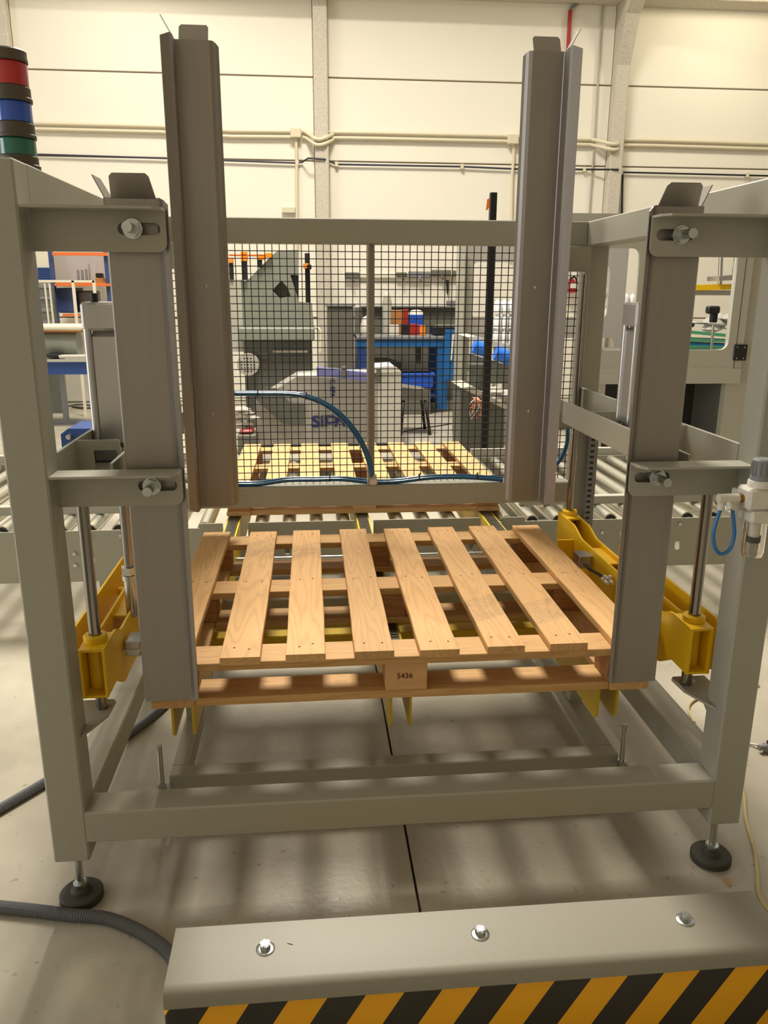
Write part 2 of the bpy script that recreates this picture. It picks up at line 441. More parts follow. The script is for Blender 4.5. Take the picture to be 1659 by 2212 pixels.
# ------------------------------------------------------------------ pallet dispenser: frame
L0 = 1.487; CX = L0/2; T = .08; ZT = 1.634; DR = 1.28
M = thing('pallet_dispenser', 'large grey steel pallet dispenser frame with tall corner guides around the wooden pallet', 'machine', (CX, 0, 0))
for x in (-T, L0):
    for y, top in ((0, ZT), (DR-T, ZT)):
        p = obj('post', MB().box(x, x+T, y, y+T, .132, top, .004), GREY, M)
        cx, cy = x+T/2, y+T/2
        obj('foot_spindle', MB().cyl((cx, cy, .02), (cx, cy, .135), .0085, 14).cyl((cx, cy, .122), (cx, cy, .132), .016, 6).lathe((cx, cy, .034), [(.0165, 0), (.0165, .011), (.0125, .012), (.0085, .012)], 20), ZINC, p)
        obj('foot_pad', MB().lathe((cx, cy, 0), [(0, 0), (.047, 0), (.05, .003), (.05, .017), (.047, .0205), (.024, .0225), (.022, .031), (.018, .034), (0, .034)], 32), RUB, p)
for y in (0, DR-T):
    obj('floor_beam', MB().box(-.0045, L0+.0045, y, y+T, .181, .261, .004), GREY, M)
for x in (-T, L0):
    obj('floor_beam', MB().box(x, x+T, T-.0045, DR-T+.0045, .181, .261, .004), GREY, M)
    obj('top_beam', MB().box(x, x+T, T-.0045, DR-T+.0045, ZT-T, ZT, .003), GREY, M)
obj('top_beam', MB().box(0, L0, DR-T, DR, ZT-T, ZT, .003), GREY, M)
obj('guard_rail', MB().box(0, L0, DR-T, DR, .645, .722, .004), GREY, M)
# second cross rail just behind (its upper edge shows above the top beam on the right)
obj('mesh_bar', MB().box(.731, .7365, DR-T-.005, DR-.01, .722, ZT-T).box(.731, .758, DR-.02, DR-.012, .722, ZT-T), GALV, M)
mw = MB()
for i in range(60):
    x = .0105+i*.0249; mw.box(x-.0014, x+.0014, 1.262, 1.2648, .72, ZT-T)
for i in range(34):
    z = .735+i*.0249; mw.box(0, L0, 1.2648, 1.2676, z-.0014, z+.0014)
obj('wire_mesh', mw, WIRE, M, kind='stuff')
# slotted angle brackets carrying the front corner guides
def bracket(z0, z1, flip):
    sx0, sx1 = .172, .25
    pts = [(0.002, z0), (.235, z0), (.255, z0+.02), (.255, z1), (.002, z1)]
    r = []
    for i in range(6):
        t = math.radians(-90+90*i/5); r.append((.237+.018*math.cos(t), z0+.018+.018*math.sin(t)))
    pts = [(.001, z0)]+r+[(.255, z1), (.001, z1)]
    zc = z0+.043; hl = [(x, z) for x, z in rrect(.163, .244, zc-.0115, zc+.0115, .0114, 6)]
    pl = MB().holed(pts, [hl], 'xz', .060, .065)
    fl = MB().prism([(.001, .002), (.24, .002), (.255, .02), (.255, .060), (.001, .060)], 'xy', z1-.005, z1)
    for a in fl.f: pl.f.append(tuple(i+len(pl.v) for i in a)); pl.sm.append(False)
    pl.v += fl.v
    st = MB().cyl((.192, .004, zc), (.192, .0855, zc), .0098, 16)
    nu = MB().cyl((.192, .046, zc), (.192, .056, zc), .0165, 6)
    wa = MB().cyl((.192, .056, zc), (.192, .0598, zc), .019, 20).cyl((.192, .0655, zc), (.192, .082, zc), .015, 6)
    if flip: pl, st, nu, wa = [q.mirror(CX) for q in (pl, st, nu, wa)]
    b = obj('bracket', pl, GREY, M)
    obj('stud', st, ZINC, b); obj('nut', nu, ZINC, b); obj('washer', wa, ZINC, b)
for fpl in (0, 1):
    bracket(.962, 1.04, fpl); bracket(1.474, 1.554, fpl)
# corner guides: folded sheet extruded in z; profile in xy (left hand side), mirrored for the right
def strip(pts, t):
    """offset an open polyline by thickness t to its left"""
    P = [Vector(p) for p in pts]; out = []
    for i, p in enumerate(P):
        n = Vector((0, 0))
        for a, b in ((i-1, i), (i, i+1)):
            if 0 <= a and b < len(P):
                d = (P[b]-P[a]).normalized(); n += Vector((-d.y, d.x))
        n.normalize(); d = (P[min(i+1, len(P)-1)]-P[min(i, len(P)-2)]).normalized(); m = Vector((-d.y, d.x))
        out.append(p+n*(t/max(.5, n.dot(m))))
    return [tuple(p) for p in P]+[tuple(p) for p in reversed(out)]
def guide(kind, flip):
    if kind == 'front':
        prof = [(.260, .070), (.252, .073), (.244, .082), (.236, .0865), (.139, .0865), (.137, .0885), (.137, .185), (.132, .196), (.118, .206)]
        z0, z1 = .489, 1.576
        tabx = MB().prism([(.150, z1-.002), (.236, z1-.002), (.228, z1+.0365), (.222, z1+.042), (.160, z1+.042), (.153, z1+.036)], 'xz', 0, -.0025)
        tabx = xf(tabx, lambda v: (v[0], .0865+v[1]-max(0, v[2]-z1)*.55, v[2]))
        taby = MB().prism([(.100, z1-.002), (.180, z1-.002), (.174, z1+.044), (.108, z1+.044)], 'yz', 0, -.0025)
        taby = xf(taby, lambda v: (.137+v[0]-max(0, v[2]-z1)*.55, v[1], v[2])); rz = []
    else:
        prof = [(.274, 1.124), (.266, 1.120), (.258, 1.111), (.248, 1.105), (.149, 1.105), (.147, 1.103), (.147, 1.045), (.142, 1.035), (.118, 1.018)]
        prof = [(x, y) for x, y in prof]
        z0, z1 = .678, 2.124
        tabx = MB().prism([(.158, z1-.002), (.245, z1-.002), (.245, z1+.04), (.239, z1+.047), (.165, z1+.047), (.158, z1+.04)], 'xz', 0, .0025)
        tabx = xf(tabx, lambda v: (v[0], 1.105+v[1]+max(0, v[2]-z1)*.55, v[2]))
        taby = MB().prism([(1.05, z1-.002), (1.10, z1-.002), (1.09, z1+.05), (1.055, z1+.05)], 'yz', 0, -.0025)
        taby = xf(taby, lambda v: (.147+v[0]-max(0, v[2]-z1)*.6, v[1], v[2]))
        rz = [(.2, 1.1045, 1.415), (.2, 1.1045, 1.0)]
    sp = strip(prof, .0025 if kind == 'front' else -.0025)
    body = MB().prism(sp, 'xy', z0, z1); n_ = len(sp); vv = [list(v) for v in body.v]
    for i, d in ((0, .013), (1, .004), (n_-1, .013), (n_-2, .004), (n_//2-1, .013), (n_//2, .013)):
        vv[i][2] += d; vv[n_+i][2] -= d
    body.v = [tuple(v) for v in vv]
    riv = [MB().lathe((0, 0, 0), [(0, -.0022), (.004, -.0016), (.0055, 0)], 12, 'y') for _ in rz]
    riv = [xf(q, lambda v, c=c: (v[0]+c[0], v[1]+c[1], v[2]+c[2])) for q, c in zip(riv, rz)]
    if flip: body, tabx, taby = [q.mirror(CX) for q in (body, tabx, taby)]; riv = [q.mirror(CX) for q in riv]
    g = obj('corner_guide', body, GALV, M)
    obj('flared_tab', tabx, GALV, g); obj('flared_tab', taby, GALV, g)
    for q in riv: obj('rivet', q, STEEL, g)
for k in ('front', 'rear'):
    for f_ in (0, 1): guide(k, f_)
# upper and lower brackets from the rear posts to the rear guides
for z0, z1 in ((1.468, 1.548), (.93, 1.0)):
    for f_ in (0, 1):
        q = MB().prism([(.001, z0), (.10, z0), (.125, z0+.025), (.125, z1), (.001, z1)], 'xz', 1.150, 1.155).box(.001, .125, 1.155, 1.20, z1-.005, z1)
        q.box(.123, .1435, 1.06, 1.155, z0+.02, z1)
        obj('bracket', q if not f_ else q.mirror(CX), GREY, M)
# middle level side rails, cross plates and lifting cylinders
for f_ in (0, 1):
    fm = (lambda q: q.mirror(CX)) if f_ else (lambda q: q)
    obj('side_rail', fm(MB().box(-.008, 0, T, DR-T, .992, 1.075, .001)), GREY, M)
    obj('side_rail', fm(MB().box(.100, .107, .095, 1.05, .974, 1.048, .001)), GREY, M)
    cx, cy = ((.05, .40) if not f_ else (1.463, .595))
    yp = .22 if not f_ else .335
    cr = MB().holed([(0, .968), (.100, .968), (.100, 1.03), (.093, 1.075), (0, 1.075)], [rrect(.036, .088, 1.0, 1.052, .004)], 'xz', yp, yp+.006)
    obj('cross_plate', fm(cr), GREY, M)
    y2 = .80
    obj('cross_plate', fm(MB().box(0, .100, y2, y2+.006, .968, 1.042).box(0, .1, yp+.006, y2, .99, .996)), GREY, M)
    c = obj('lift_cylinder', MB().box(cx-.043, cx+.043, cy-.043, cy+.043, 1.03, 1.31, .014), ALU, M)
    for (dx, dy) in ((-1, -1), (1, -1), (-1, 1), (1, 1)):
        obj('tie_rod', MB().cyl((cx+dx*.040, cy+dy*.040, 1.025), (cx+dx*.040, cy+dy*.040, 1.32), .009, 12), ALU, c)
    obj('end_cap', MB().box(cx-.05, cx+.05, cy-.05, cy+.05, .9965, 1.032, .006), GREYP, c)
    obj('end_cap', MB().box(cx-.05, cx+.05, cy-.05, cy+.05, 1.31, 1.375, .006), ALU, c)
    obj('port_fitting', MB().cyl((cx-.02, cy-.03, 1.375), (cx-.02, cy-.03, 1.395), .009, 12), BLACK, c)
    obj('piston_rod', MB().cyl((cx, cy, .64), (cx, cy, .9965), .0125, 16), RODM, c)
    obj('rod_clevis', MB().cyl((cx, cy, .69), (cx, cy, .71), .021, 6).cyl((cx, cy, .675), (cx, cy, .688), .02, 16).cyl((cx, cy, .574), (cx, cy, .675), .0165, 16), ZINC, c)
    # guide rods
    for y in (.155, 1.14):
        obj('guide_rod', fm(MB().cyl((.018, y, .43), (.018, y, .992 if y < .5 else 1.46), .0135, 20)), RODM, M)
    # bottom shelves holding the rods
    sh = obj('rod_shelf', fm(MB().prism([(.001, .03), (.012, .05), (.04, .12), (.043, .185), (.035, .195), (-.05, .195), (-.05, .081), (.001, .081)], 'xy', .434, .44)), GREY, M)
    obj('gusset', fm(MB().prism([(.082, .38), (.082, .434), (.17, .434)], 'yz', -.02, -.014)), GREY, sh)
    # lift carriage
    prof = [(.1, .494), (.1, .615), (.2, .615), (.222, .612), (.262, .594), (.28, .59), (.905, .59), (.925, .594), (.985, .612), (1.0, .615), (1.175, .615), (1.175, .494), (1.10, .494), (1.07, .485), (1.0, .456), (.98, .452), (.27, .452), (.25, .457), (.2, .485), (.185, .494)]
    ca = obj('lift_carriage', fm(MB().prism(prof, 'yz', .0435, .0495)), YEL, M)
    obj('side_plate', fm(MB().prism(prof, 'yz', -.0085, -.0025)), YEL, ca)
    for (y0, y1) in ((.1, .2), (1.075, 1.175)):
        obj('bush_plate', fm(MB().box(-.0025, .0435, y0+.001, y1, .609, .6149)), YEL, ca)
        obj('bush_plate', fm(MB().box(-.0025, .0435, y0+.001, y1, .4941, .500)), YEL, ca)
        yc = .155 if y0 < .5 else 1.14
        obj('bush', fm(MB().cyl((.018, yc, .50), (.018, yc, .609), .021, 20)), YEL, ca)
        obj('bush_collar', fm(MB().lathe((.018, yc, .615), [(.0145, 0), (.0145, .016), (.024, .016), (.027, .013), (.027, 0)], 24)), YEL, ca)
    obj('tie_plate', fm(MB().box(-.0025, .0435, .70, .86, .568, .574)), YEL, ca)
    obj('tie_plate', fm(MB().box(-.0025, .0435, .40, .56, .568, .574)), YEL, ca)
    obj('guard_plate', fm(MB().prism([(y, z) for y, z in rrect(.165, .84, .46, .606, .03, 5)], 'yz', -.062, -.056)), YEL, ca)
    obj('spacer', fm(MB().cyl((-.056, .3, .53), (-.0085, .3, .53), .012, 12).cyl((-.056, .7, .53), (-.0085, .7, .53), .012, 12)), YEL, ca)
    obj('finger_plate', fm(MB().box(.0495, .105, .985, .991, .46, .565).box(.0495, .075, .80, .985, .46, .466)), YEL, ca)
    gb = MB().box(.056, .098, .78, .84, .53, .575, .003).box(.06, .094, .775, .845, .545, .55).box(.0495, .06, .785, .835, .535, .57)
    obj('gripper_cylinder', fm(gb), ALU, ca)
    gb = MB().box(.056, .094, .26, .32, .52, .562, .003).box(.052, .098, .255, .325, .536, .541)
    obj('gripper_cylinder', fm(gb), ALU, ca)
    tb = MB()
    for d in (0, .008): tb.tube(spline([(.075+d, .775, .548), (.078+d, .72, .55), (.072+d, .66, .556), (.068+d, .60, .556)], 5), .0028, 6)
    obj('air_tube', fm(tb), BLACK, ca)
    tf = MB()
    for d in (0, .016):
        tf.cyl((.062+d, .62, .556), (.062+d, .575, .556), .0055, 10).cyl((.062+d, .60, .552), (.062+d, .60, .572), .006, 10)
    obj('tube_fitting', fm(tf), WHITEP, ca)
# slotted cable duct on the rear right post, with its black slots
p0 = at(1293, 960, 1.19); zb = at(1283, 1175, 1.19).z; xd = 1.5335
cdct = obj('cable_duct', MB().box(xd, xd+.034, 1.165, 1.1995, .42, 1.02), GREYP, M)
sl = MB()
for i in range(27): sl.box(xd+.006, xd+.02, 1.1635, 1.166, .44+i*.021, .448+i*.021)
obj('duct_slots', sl, BLACK, cdct, kind='stuff')
# pneumatic hoses strapped to the guard
hb = MB()
for d, dz in ((0, 0), (.006, .005), (.0, .009)):
    pts = [at(495, 853, 1.185), at(560, 853, 1.185), at(625, 854, 1.185), at(668, 862, 1.18), at(710, 882, 1.175), at(748, 915, 1.17), at(778, 958, 1.175), at(795, 1000, 1.18), at(802, 1030, 1.185)]
    hb.tube([p+Vector((dz, -d, dz)) for p in spline(pts, 6)], .0042, 8)
ho = obj('air_hose', hb, BLUEHOSE, M)
def tie(pa, r=.009): return MB().lathe(tuple(pa), [(.004, -.002), (r, -.002), (r, .002), (.004, .002)], 12, 'x').cyl(tuple(pa+Vector((0, -.004, .006))), tuple(pa+Vector((.002, -.006, .016))), .002, 6)
for q in ((557, 853), (661, 859)): obj('cable_tie', tie(at(*q, 1.183)+Vector((0, 0, .004)), .0115), BLACK, ho)
hb = MB()
for d, dz in ((0, 0), (.006, .006), (0, .012)):
    pts = [at(500, 1040, 1.19), at(560, 1038, 1.19), at(620, 1031, 1.188), at(680, 1027, 1.188), at(740, 1032, 1.19), at(800, 1036, 1.19), at(860, 1036, 1.19), at(930, 1030, 1.19), at(1010, 1027, 1.19), at(1090, 1027, 1.19)]
    pts = [Vector((p.x, 1.215, .7262+.012*(i in (2, 3, 4, 7, 8)))) for i, p in enumerate(pts)]
    hb.tube([p+Vector((0, -d, dz)) for p in spline(pts, 5)], .0042, 8)
ho2 = obj('air_hose', hb, BLUEHOSE, M)
for q in (712, 905, 1030): obj('cable_tie', tie(Vector((at(q, 1035, 1.215).x, 1.212, .746)), .0125), BLACK, ho2)
obj('hose_clamp', MB().box(.729, .765, 1.196, 1.222, .7225, .748, .004).cyl((.74, 1.209, .748), (.74, 1.209, .765), .008, 12).cyl((.755, 1.209, .748), (.755, 1.209, .76), .008, 12), WHITEP, M)
hb = MB().tube(spline([at(1224, 900, 1.19), at(1226, 930, 1.185), at(1224, 960, 1.175), at(1212, 990, 1.165), at(1196, 1010, 1.16)], 6), .0075, 8)
obj('air_hose', hb, BLUEHOSE, M)

# ------------------------------------------------------------------ stack light on the left top beam
TX, TY = -.042, .17
t = thing('signal_tower', 'round signal tower with red, blue and green lenses on the left post', 'lamp', (TX, TY, ZT+.0005))
def ring(r0, h0, h1, m, name, lip=.0):
    obj(name, MB().lathe((TX, TY, ZT+.0005), [(0, h0), (r0+lip, h0), (r0+lip, h0+.006), (r0, h0+.008), (r0, h1-.003), (r0-.003, h1), (0, h1)], 28), m, t)
ring(.037, 0, .025, TOWERB, 'base', .003)
ring(.035, .025, .056, GLENS, 'green_lens'); ring(.0355, .056, .085, TOWERB, 'spacer_ring', .002)
ring(.034, .085, .122, BLENS, 'blue_lens'); ring(.035, .122, .150, TOWERB, 'spacer_ring', .002)
ring(.0335, .150, .192, RLENS, 'red_lens'); ring(.0345, .192, .214, TOWERB, 'cap', .001)

# ------------------------------------------------------------------ pallets
PX0, PY0, PZ = .1435, .10, .460
P = thing('wooden_pallet', 'new wooden pallet held inside the machine between the front corner guides', 'pallet', (PX0+.6, PY0+.5, PZ), 'wooden pallets')
tread = {1: tread_wood('tread_pine', .25, .40), 2: tread_wood('tread_pine', .22, .34), 5: tread_wood('tread_pine', -.33, -.18), 6: tread_wood('tread_pine', -.36, -.22)}
def board(l, wd, t, seed, rough=True):
    """board along local x with slightly uneven long edges"""
    rn = random.Random(seed); n = 9; mb = MB(); v = []
    for i in range(n+1):
        x = -l/2+l*i/n; e0 = -wd/2+rn.uniform(-.0012, .0012); e1 = wd/2+rn.uniform(-.0012, .0012)
        v += [(x, e0+.001, -t/2), (x, e1-.001, -t/2), (x, e1, -t/2+.0015), (x, e1, t/2-.0015), (x, e1-.0015, t/2), (x, e0+.0015, t/2), (x, e0, t/2-.0015), (x, e0, -t/2+.0015)]
    f = [tuple(range(7, -1, -1)), tuple(n*8+k for k in range(8))]
    for i in range(n):
        for k in range(8): f.append((i*8+k, i*8+(k+1) % 8, (i+1)*8+(k+1) % 8, (i+1)*8+k))
    return mb.add(v, f)
BH = .0195
ztop = .130-BH/2
bx = []
def addb(name, mb, m, x, y, z, rot=0., label=None):
    o = obj(name, mb, m, P, loc=(x-.6, y-.5, z), label=label); o.rotation_euler = (0, 0, rot); return o
nail = MB()
for k in range(8):
    xx = .052+k*(1.2-.104)/7 + (0, .004, -.003, .002, 0, .003, -.002, 0)[k]
    dy = (0, .012, .002, -.004, .006, -.006, -.012, -.004)[k]
    bo = addb('deck_board', board(.998, .092, BH, 10+k), tread.get(k, WOODL), xx, .5-dy*.5-.008, ztop, math.pi/2+random.uniform(-.004, .004))
    nm = MB(); rn = random.Random(k)
    for yy in (-.45, .0, .45):
        for sx in (-.022, .02):
            c = (yy+rn.uniform(-.008, .008), sx+rn.uniform(-.006, .006), BH/2+.0002); nm.lathe(c, [(0, 0), (.0032, 0), (.0032, -.001)], 8)
    obj('nail_heads', nm, INK, bo, loc=(0, 0, 0), kind='stuff')
zs = .130-BH*1.5
for j, y in enumerate((.05, .50, .95)):
    addb('stringer_board', board(1.198, .098, BH, 40+j), WOODO, .6, y, zs, 0)
zb0 = BH+.0355
for i, x in enumerate((.055, .6, 1.145)):
    for j, y in enumerate((.052, .50, .948)):
        hh = .0715-.0005
        b = addb('block', MB().box(-.05, .05, -.045, .045, -hh/2, hh/2, .0015), WOODB if not (i == 1 and j == 0) else mat('pale_block', (206, 160, 112), .75, var=.2, vscale=14, stretch=(1, 1, 4)), x, y, zb0)
        if i == 1 and j == 0:
            tm = text_mb('5436', .0195, .0006, .0003)
            st = xf(tm, lambda v: (v[0]-.0235, -.0453+v[2], v[1]-.004))
            obj('number_stamp', st, INK, b, loc=(0, 0, 0), label='stamped number 5436')
for y in (.055, .50, .945):
    addb('bottom_board', board(1.0 if y != .5 else 1.0, .098, BH, int(60+y*10)), WOODO, .6, y, BH/2, 0)
for x in (.05, 1.15):
    addb('bottom_board', board(.998, .098, BH, int(80+x*10)), WOODO, x, .50, BH/2, math.pi/2)
dup(P, (PX0+.615, 1.757+.5, PZ), 'wooden pallet waiting on the roller conveyor behind the wire mesh')

# ------------------------------------------------------------------ chain transfer under the pallets
K = thing('chain_transfer', 'low chain conveyor with yellow tracks and a grey floor frame under the pallets', 'conveyor', (CX, .3, 0))
for xc in (.1915, .745, 1.2965):
    for s_ in (-1, 1):
        x = xc+s_*.0255
        obj('track_plate', MB().prism([(.228, .330), (.232, .312), (.245, .303), (2.9, .303), (2.9, .452), (.228, .452)], 'yz', x-.003, x+.003), YELD, K)
    ch = MB()
    for i in range(150):
        y = .24+i*.0184
        if y > 2.88: break
        ch.box(xc-.017, xc+.017, y, y+.0125, .438, .4585).box(xc-.021, xc-.017, y, y+.017, .4365, .457).box(xc+.017, xc+.021, y, y+.017, .4365, .457)
    obj('chain', ch, CHAIN, K, kind='stuff')
for y in (.62, .76, .92):
    obj('cross_bar', MB().box(.17, 1.317, y, y+.05, .36, .40, .003), YELD if y != .92 else GREY2, K)
for (x0, x1, y0, y1) in ((.13, 1.372, .30, .35), (.13, 1.372, 2.3, 2.35), (.13, .18, .35, 2.3), (1.322, 1.372, .35, 2.3)):
    obj('base_tube', MB().box(x0, x1, y0, y1, .105, .15, .003), GREY, K)
for xc in (.155, 1.347):
    for y in (.6, 1.5, 2.2): obj('upright', MB().box(xc-.02, xc+.02, y, y+.04, .15, .36), GREY, K)
for xc in (.117, 1.372+.0):
    e = obj('ear_plate', MB().box(xc-.02, xc+.02, .255, .30, .12, .128), GREY, K)
    obj('threaded_rod', MB().cyl((xc, .275, .0), (xc, .275, .258), .007, 12).cyl((xc, .275, .128), (xc, .275, .138), .0125, 6).cyl((xc, .275, .138), (xc, .275, .147), .0125, 6), ZINC, e)
    obj('level_foot', MB().cyl((xc, .275, 0), (xc, .275, .012), .02, 16), RUB, e)
obj('drive_shaft', MB().cyl((.2, 1.47, .36), (1.3, 1.47, .36), .0075, 14), STEEL, K)

# ------------------------------------------------------------------ roller conveyor
RC = thing('roller_conveyor', 'long grey roller conveyor running across behind the pallet dispenser', 'conveyor', (CX, 1.65, 0))
sx0, sx1 = -1.75, 3.3
slots = []
for px, py in ((621, 1190), (686, 1190), (893, 1184), (1017, 1182), (198, 1210), (1463, 1178)):
    c = at(px, py, 1.65); slots.append(rrect(c.x-.0115, c.x+.0115, c.z-.02, c.z+.02, .0112, 4))
obj('side_plate', MB().holed([(sx0, .218), (sx1, .218), (sx1, .44), (1.335, .44), (1.335, .295), (1.258, .295), (1.258, .40), (.784, .40), (.784, .295), (.706, .295), (.706, .40), (.230, .40), (.230, .295), (.153, .295), (.153, .44), (sx0, .44)], slots, 'xz', 1.650, 1.656), GREY, RC)
for a, b in ((.058, .155), (.2585, .705), (.785, 1.245), (1.340, 1.44)):
    obj('side_plate', MB().box(a, b, 1.628, 1.634, .40, .466), GREY, RC)
for x in [sx0+.06+i*.1176 for i in range(43)]:
    inner = .2 < x < 1.3
    near = [abs(x-c) for c in (.1915, .745, 1.2965)]
    if min(near) < .062: continue
    z = .432 if not inner else .425; r = .03
    y0 = 1.672 if not inner else 1.66
    o = obj('roller', MB().cyl((x, y0, z), (x, 2.93, z), r, 18).cyl((x, 1.6565, z), (x, y0, z), .009, 10), ROLLER, RC)
    if not inner: obj('bearing_cap', MB().cyl((x, y0-.004, z), (x, y0+.001, z), .024, 16), BLACK, o)
obj('side_plate', MB().box(sx0, sx1, 2.935, 2.941, .218, .46), GREY, RC)
for a, b in ((sx0, .02), (1.47, sx1)):
    rl = MB().box(a, b, 1.83, 1.87, .462, .50, .002)
    obj('side_guard', rl, GREY2, RC)
    obj('side_guard', MB().box(a, b, 2.96, 3.0, .42, .50, .002), GREY2, RC)
bl = MB()
for px, py in ((192, 1158), (261, 1157), (161, 1196), (163, 1221), (1468, 1132), (1240, 1150), (1300, 1150)):
    c = at(px, py, 1.65); b_ = MB().lathe((c.x, 1.65, c.z), [(0, -.006), (.008, -.006), (.009, 0)], 10, 'y'); obj('bolt', b_, ZINC, RC)
for x in (-1.5, -.35, 1.85, 3.0):
    for y in (1.66, 2.88): obj('leg', MB().box(x-.025, x+.025, y, y+.05, .02, .218).box(x-.05, x+.05, y-.02, y+.07, 0, .02), GREY, RC)

# ------------------------------------------------------------------ wheel guard with hazard stripes in front
BX0, BX1 = .245, 1.424
B = thing('wheel_guard', 'low grey floor barrier with yellow and black hazard stripes in front', 'barrier', ((BX0+BX1)/2, -.37, 0))
lp = [(-.293, .168), (-.293, .2)]
lp = [(-.293, .17), (-.293, .197), (-.296, .2), (-.428, .2), (-.438, .1975), (-.4455, .191), (-.448, .182), (-.448, .164), (-.443, .161), (-.438, .164), (-.438, .17)]
obj('top_cover', MB().prism(lp, 'yz', BX0, BX1, True), GREYB, B)
obj('body', MB().box(BX0-.003, BX1-.002, -.436, -.298, 0, .17, .004), HAZ, B)
for x in (.4219, .8353, 1.249):
    y = -.362
    w_ = obj('washer', MB().lathe((x, y, .2), [(.009, .0022), (.0165, .0022), (.018, .0012), (.018, 0)], 24), ZINC, B)
    obj('hex_bolt', MB().cyl((x, y, .202), (x, y, .2125), .0105, 6).lathe((x, y, .2125), [(.0092, 0), (.008, .0012), (.0055, .0012), (.005, .0006), (0, .0006)], 16), ZINC, w_)
solo('metal_sliver', MB().cyl((.463, -.352, .2013), (.4735, -.356, .2013), .0009, 6), WHITEP, 'tiny pale sliver lying beside the left bolt of the barrier', 'debris')

# ------------------------------------------------------------------ air filter unit on the right post
FX, FY = 1.4765, -.045
F = thing('air_filter_unit', 'white compressed air filter regulator with clear bowl on the right post', 'filter', (FX, 0, .95))
k_ = MB().lathe((FX, FY, 0), [(0, 1.0665), (.019, 1.0665), (.0215, 1.064), (.0215, 1.03), (.023, 1.028), (.023, 1.021), (0, 1.021)], 28)
for i in range(14):
    a = 2*math.pi*i/14; k_.box(FX+.0218*math.cos(a)-.0012, FX+.0218*math.cos(a)+.0012, FY+.0218*math.sin(a)-.0012, FY+.0218*math.sin(a)+.0012, 1.032, 1.06)
obj('knob', k_, GREYP, F)
bd = MB().lathe((FX, FY, 0), [(0, 1.021), (.024, 1.021), (.026, 1.018), (.027, 1.006), (0, 1.006)], 28)
bd.box(FX-.036, FX+.036, FY-.026, FY+.03, .958, 1.006, .006).box(FX-.028, FX+.028, FY-.03, FY+.028, .93, .958, .006).box(FX-.04, FX+.04, FY+.01, FY+.0425, .95, .995, .003)
obj('body', bd, WHITEP, F)
g_ = obj('gauge', MB().box(FX+.008, FX+.04, FY-.034, FY-.026, .955, .987, .003), WHITEP, F)
obj('gauge_dial', MB().cyl((FX+.024, FY-.0348, .971), (FX+.024, FY-.034, .971), .0125, 20), GREYP, g_)
obj('bowl', MB().lathe((FX, FY, 0), [(.024, .93), (.0245, .88), (.0245, .862), (.022, .852), (.012, .847), (.0, .846)], 28), CLEAR, F)
obj('element', MB().cyl((FX, FY, .896), (FX, FY, .929), .016, 20), WHITEP, F)
obj('baffle', MB().cyl((FX, FY, .884), (FX, FY, .896), .0195, 20), BLACK, F)
te = MB().cyl((FX-.09, FY, .981), (FX-.046, FY, .981), .0105, 16).cyl((FX-.082, FY, .981), (FX-.082, FY, .957), .008, 14).cyl((FX-.056, FY, .981), (FX-.056, FY, .957), .008, 14).cyl((FX-.069, FY, .979), (FX-.066, FY-.012, .96), .0075, 14)
tee = obj('tee_fitting', te, WHITEP, F)
obj('brass_nipple', MB().cyl((FX-.046, FY, .981), (FX-.036, FY, .981), .009, 12), BRASS, tee)
lo = spline([(FX-.082, FY, .958), (FX-.090, FY-.002, .93), (FX-.093, FY-.003, .90), (FX-.086, FY-.004, .872), (FX-.070, FY-.004, .858), (FX-.052, FY-.004, .869), (FX-.046, FY-.003, .90), (FX-.050, FY-.001, .93), (FX-.056, FY, .958)], 6)
obj('blue_loop', MB().tube(lo, .0042, 10), BLUET, F)
obj('mounting_plate', MB().box(FX-.005, FX+.06, FY+.04, -.001, .955, .99), ZINC, F)

# ------------------------------------------------------------------ conduits and hoses on the floor
def floorpath(pts, z): return [atz(a, b, z) for a, b in pts]
def corr(name, pts, r, m, label, cat):
    pa = resample(spline(pts, 10), .003)
    return solo(name, MB().tube(pa, r, 12, .0017), m, label, cat)
pts = [Vector(p) for p in ((-.52, .20, .0145), (-.4, .33, .0145), (-.3, .46, .0145), (-.2, .6, .0145), (-.09, .74, .0145), (.0, .93, .0145), (.05, 1.15, .0145), (.02, 1.5, .0145))]
corr('corrugated_conduit', pts, .013, CORR, 'grey corrugated conduit running under the left side beam of the machine', 'hose')
pts = [Vector(p) for p in ((-.55, .08, .0145), (-.38, .045, .0145), (-.216, .009, .0145), (-.13, -.01, .0145), (-.049, -.030, .0145), (.03, -.045, .0145), (.096, -.078, .0145), (.155, -.12, .0145), (.204, -.17, .0145), (.238, -.235, .0145))]
corr('corrugated_conduit', pts, .0135, CORR, 'grey corrugated conduit curving past the left foot to the striped barrier', 'hose')
pts = [(1.62, -.40, .0055), (1.60, -.25, .0055), (1.5757, -.1208, .0055), (1.62, -.02, .0055), (1.6574, .0616, .0055), (1.70, .18, .0055), (1.7556, .2939, .0055), (1.80, .42, .0055), (1.87, .62, .0055), (1.97, .78, .0055), (2.10, .86, .0055)]
solo('air_line', MB().tube(spline(pts, 6), .005, 8), BEIGEH, 'beige air hose lying on the floor right of the machine', 'hose')
pts = [atz(1500, 1560, .006), atz(1487, 1530, .006), atz(1502, 1511, .006), atz(1540, 1500, .006), atz(1600, 1490, .006), atz(1640, 1480, .006)]
solo('air_line', MB().tube(spline(pts, 6), .004, 8), BEIGEH, 'thin clear hose looping on the floor behind the right post', 'hose')
c = atz(1652, 1614, .018); fm_ = MB().tube(spline([atz(1600, 1606, .005), atz(1622, 1607, .006), atz(1640, 1610, .015)], 5), .0035, 8)
vl = thing('shutoff_valve', 'small air valve on a thin tube lying at the right edge of the floor', 'valve', c)
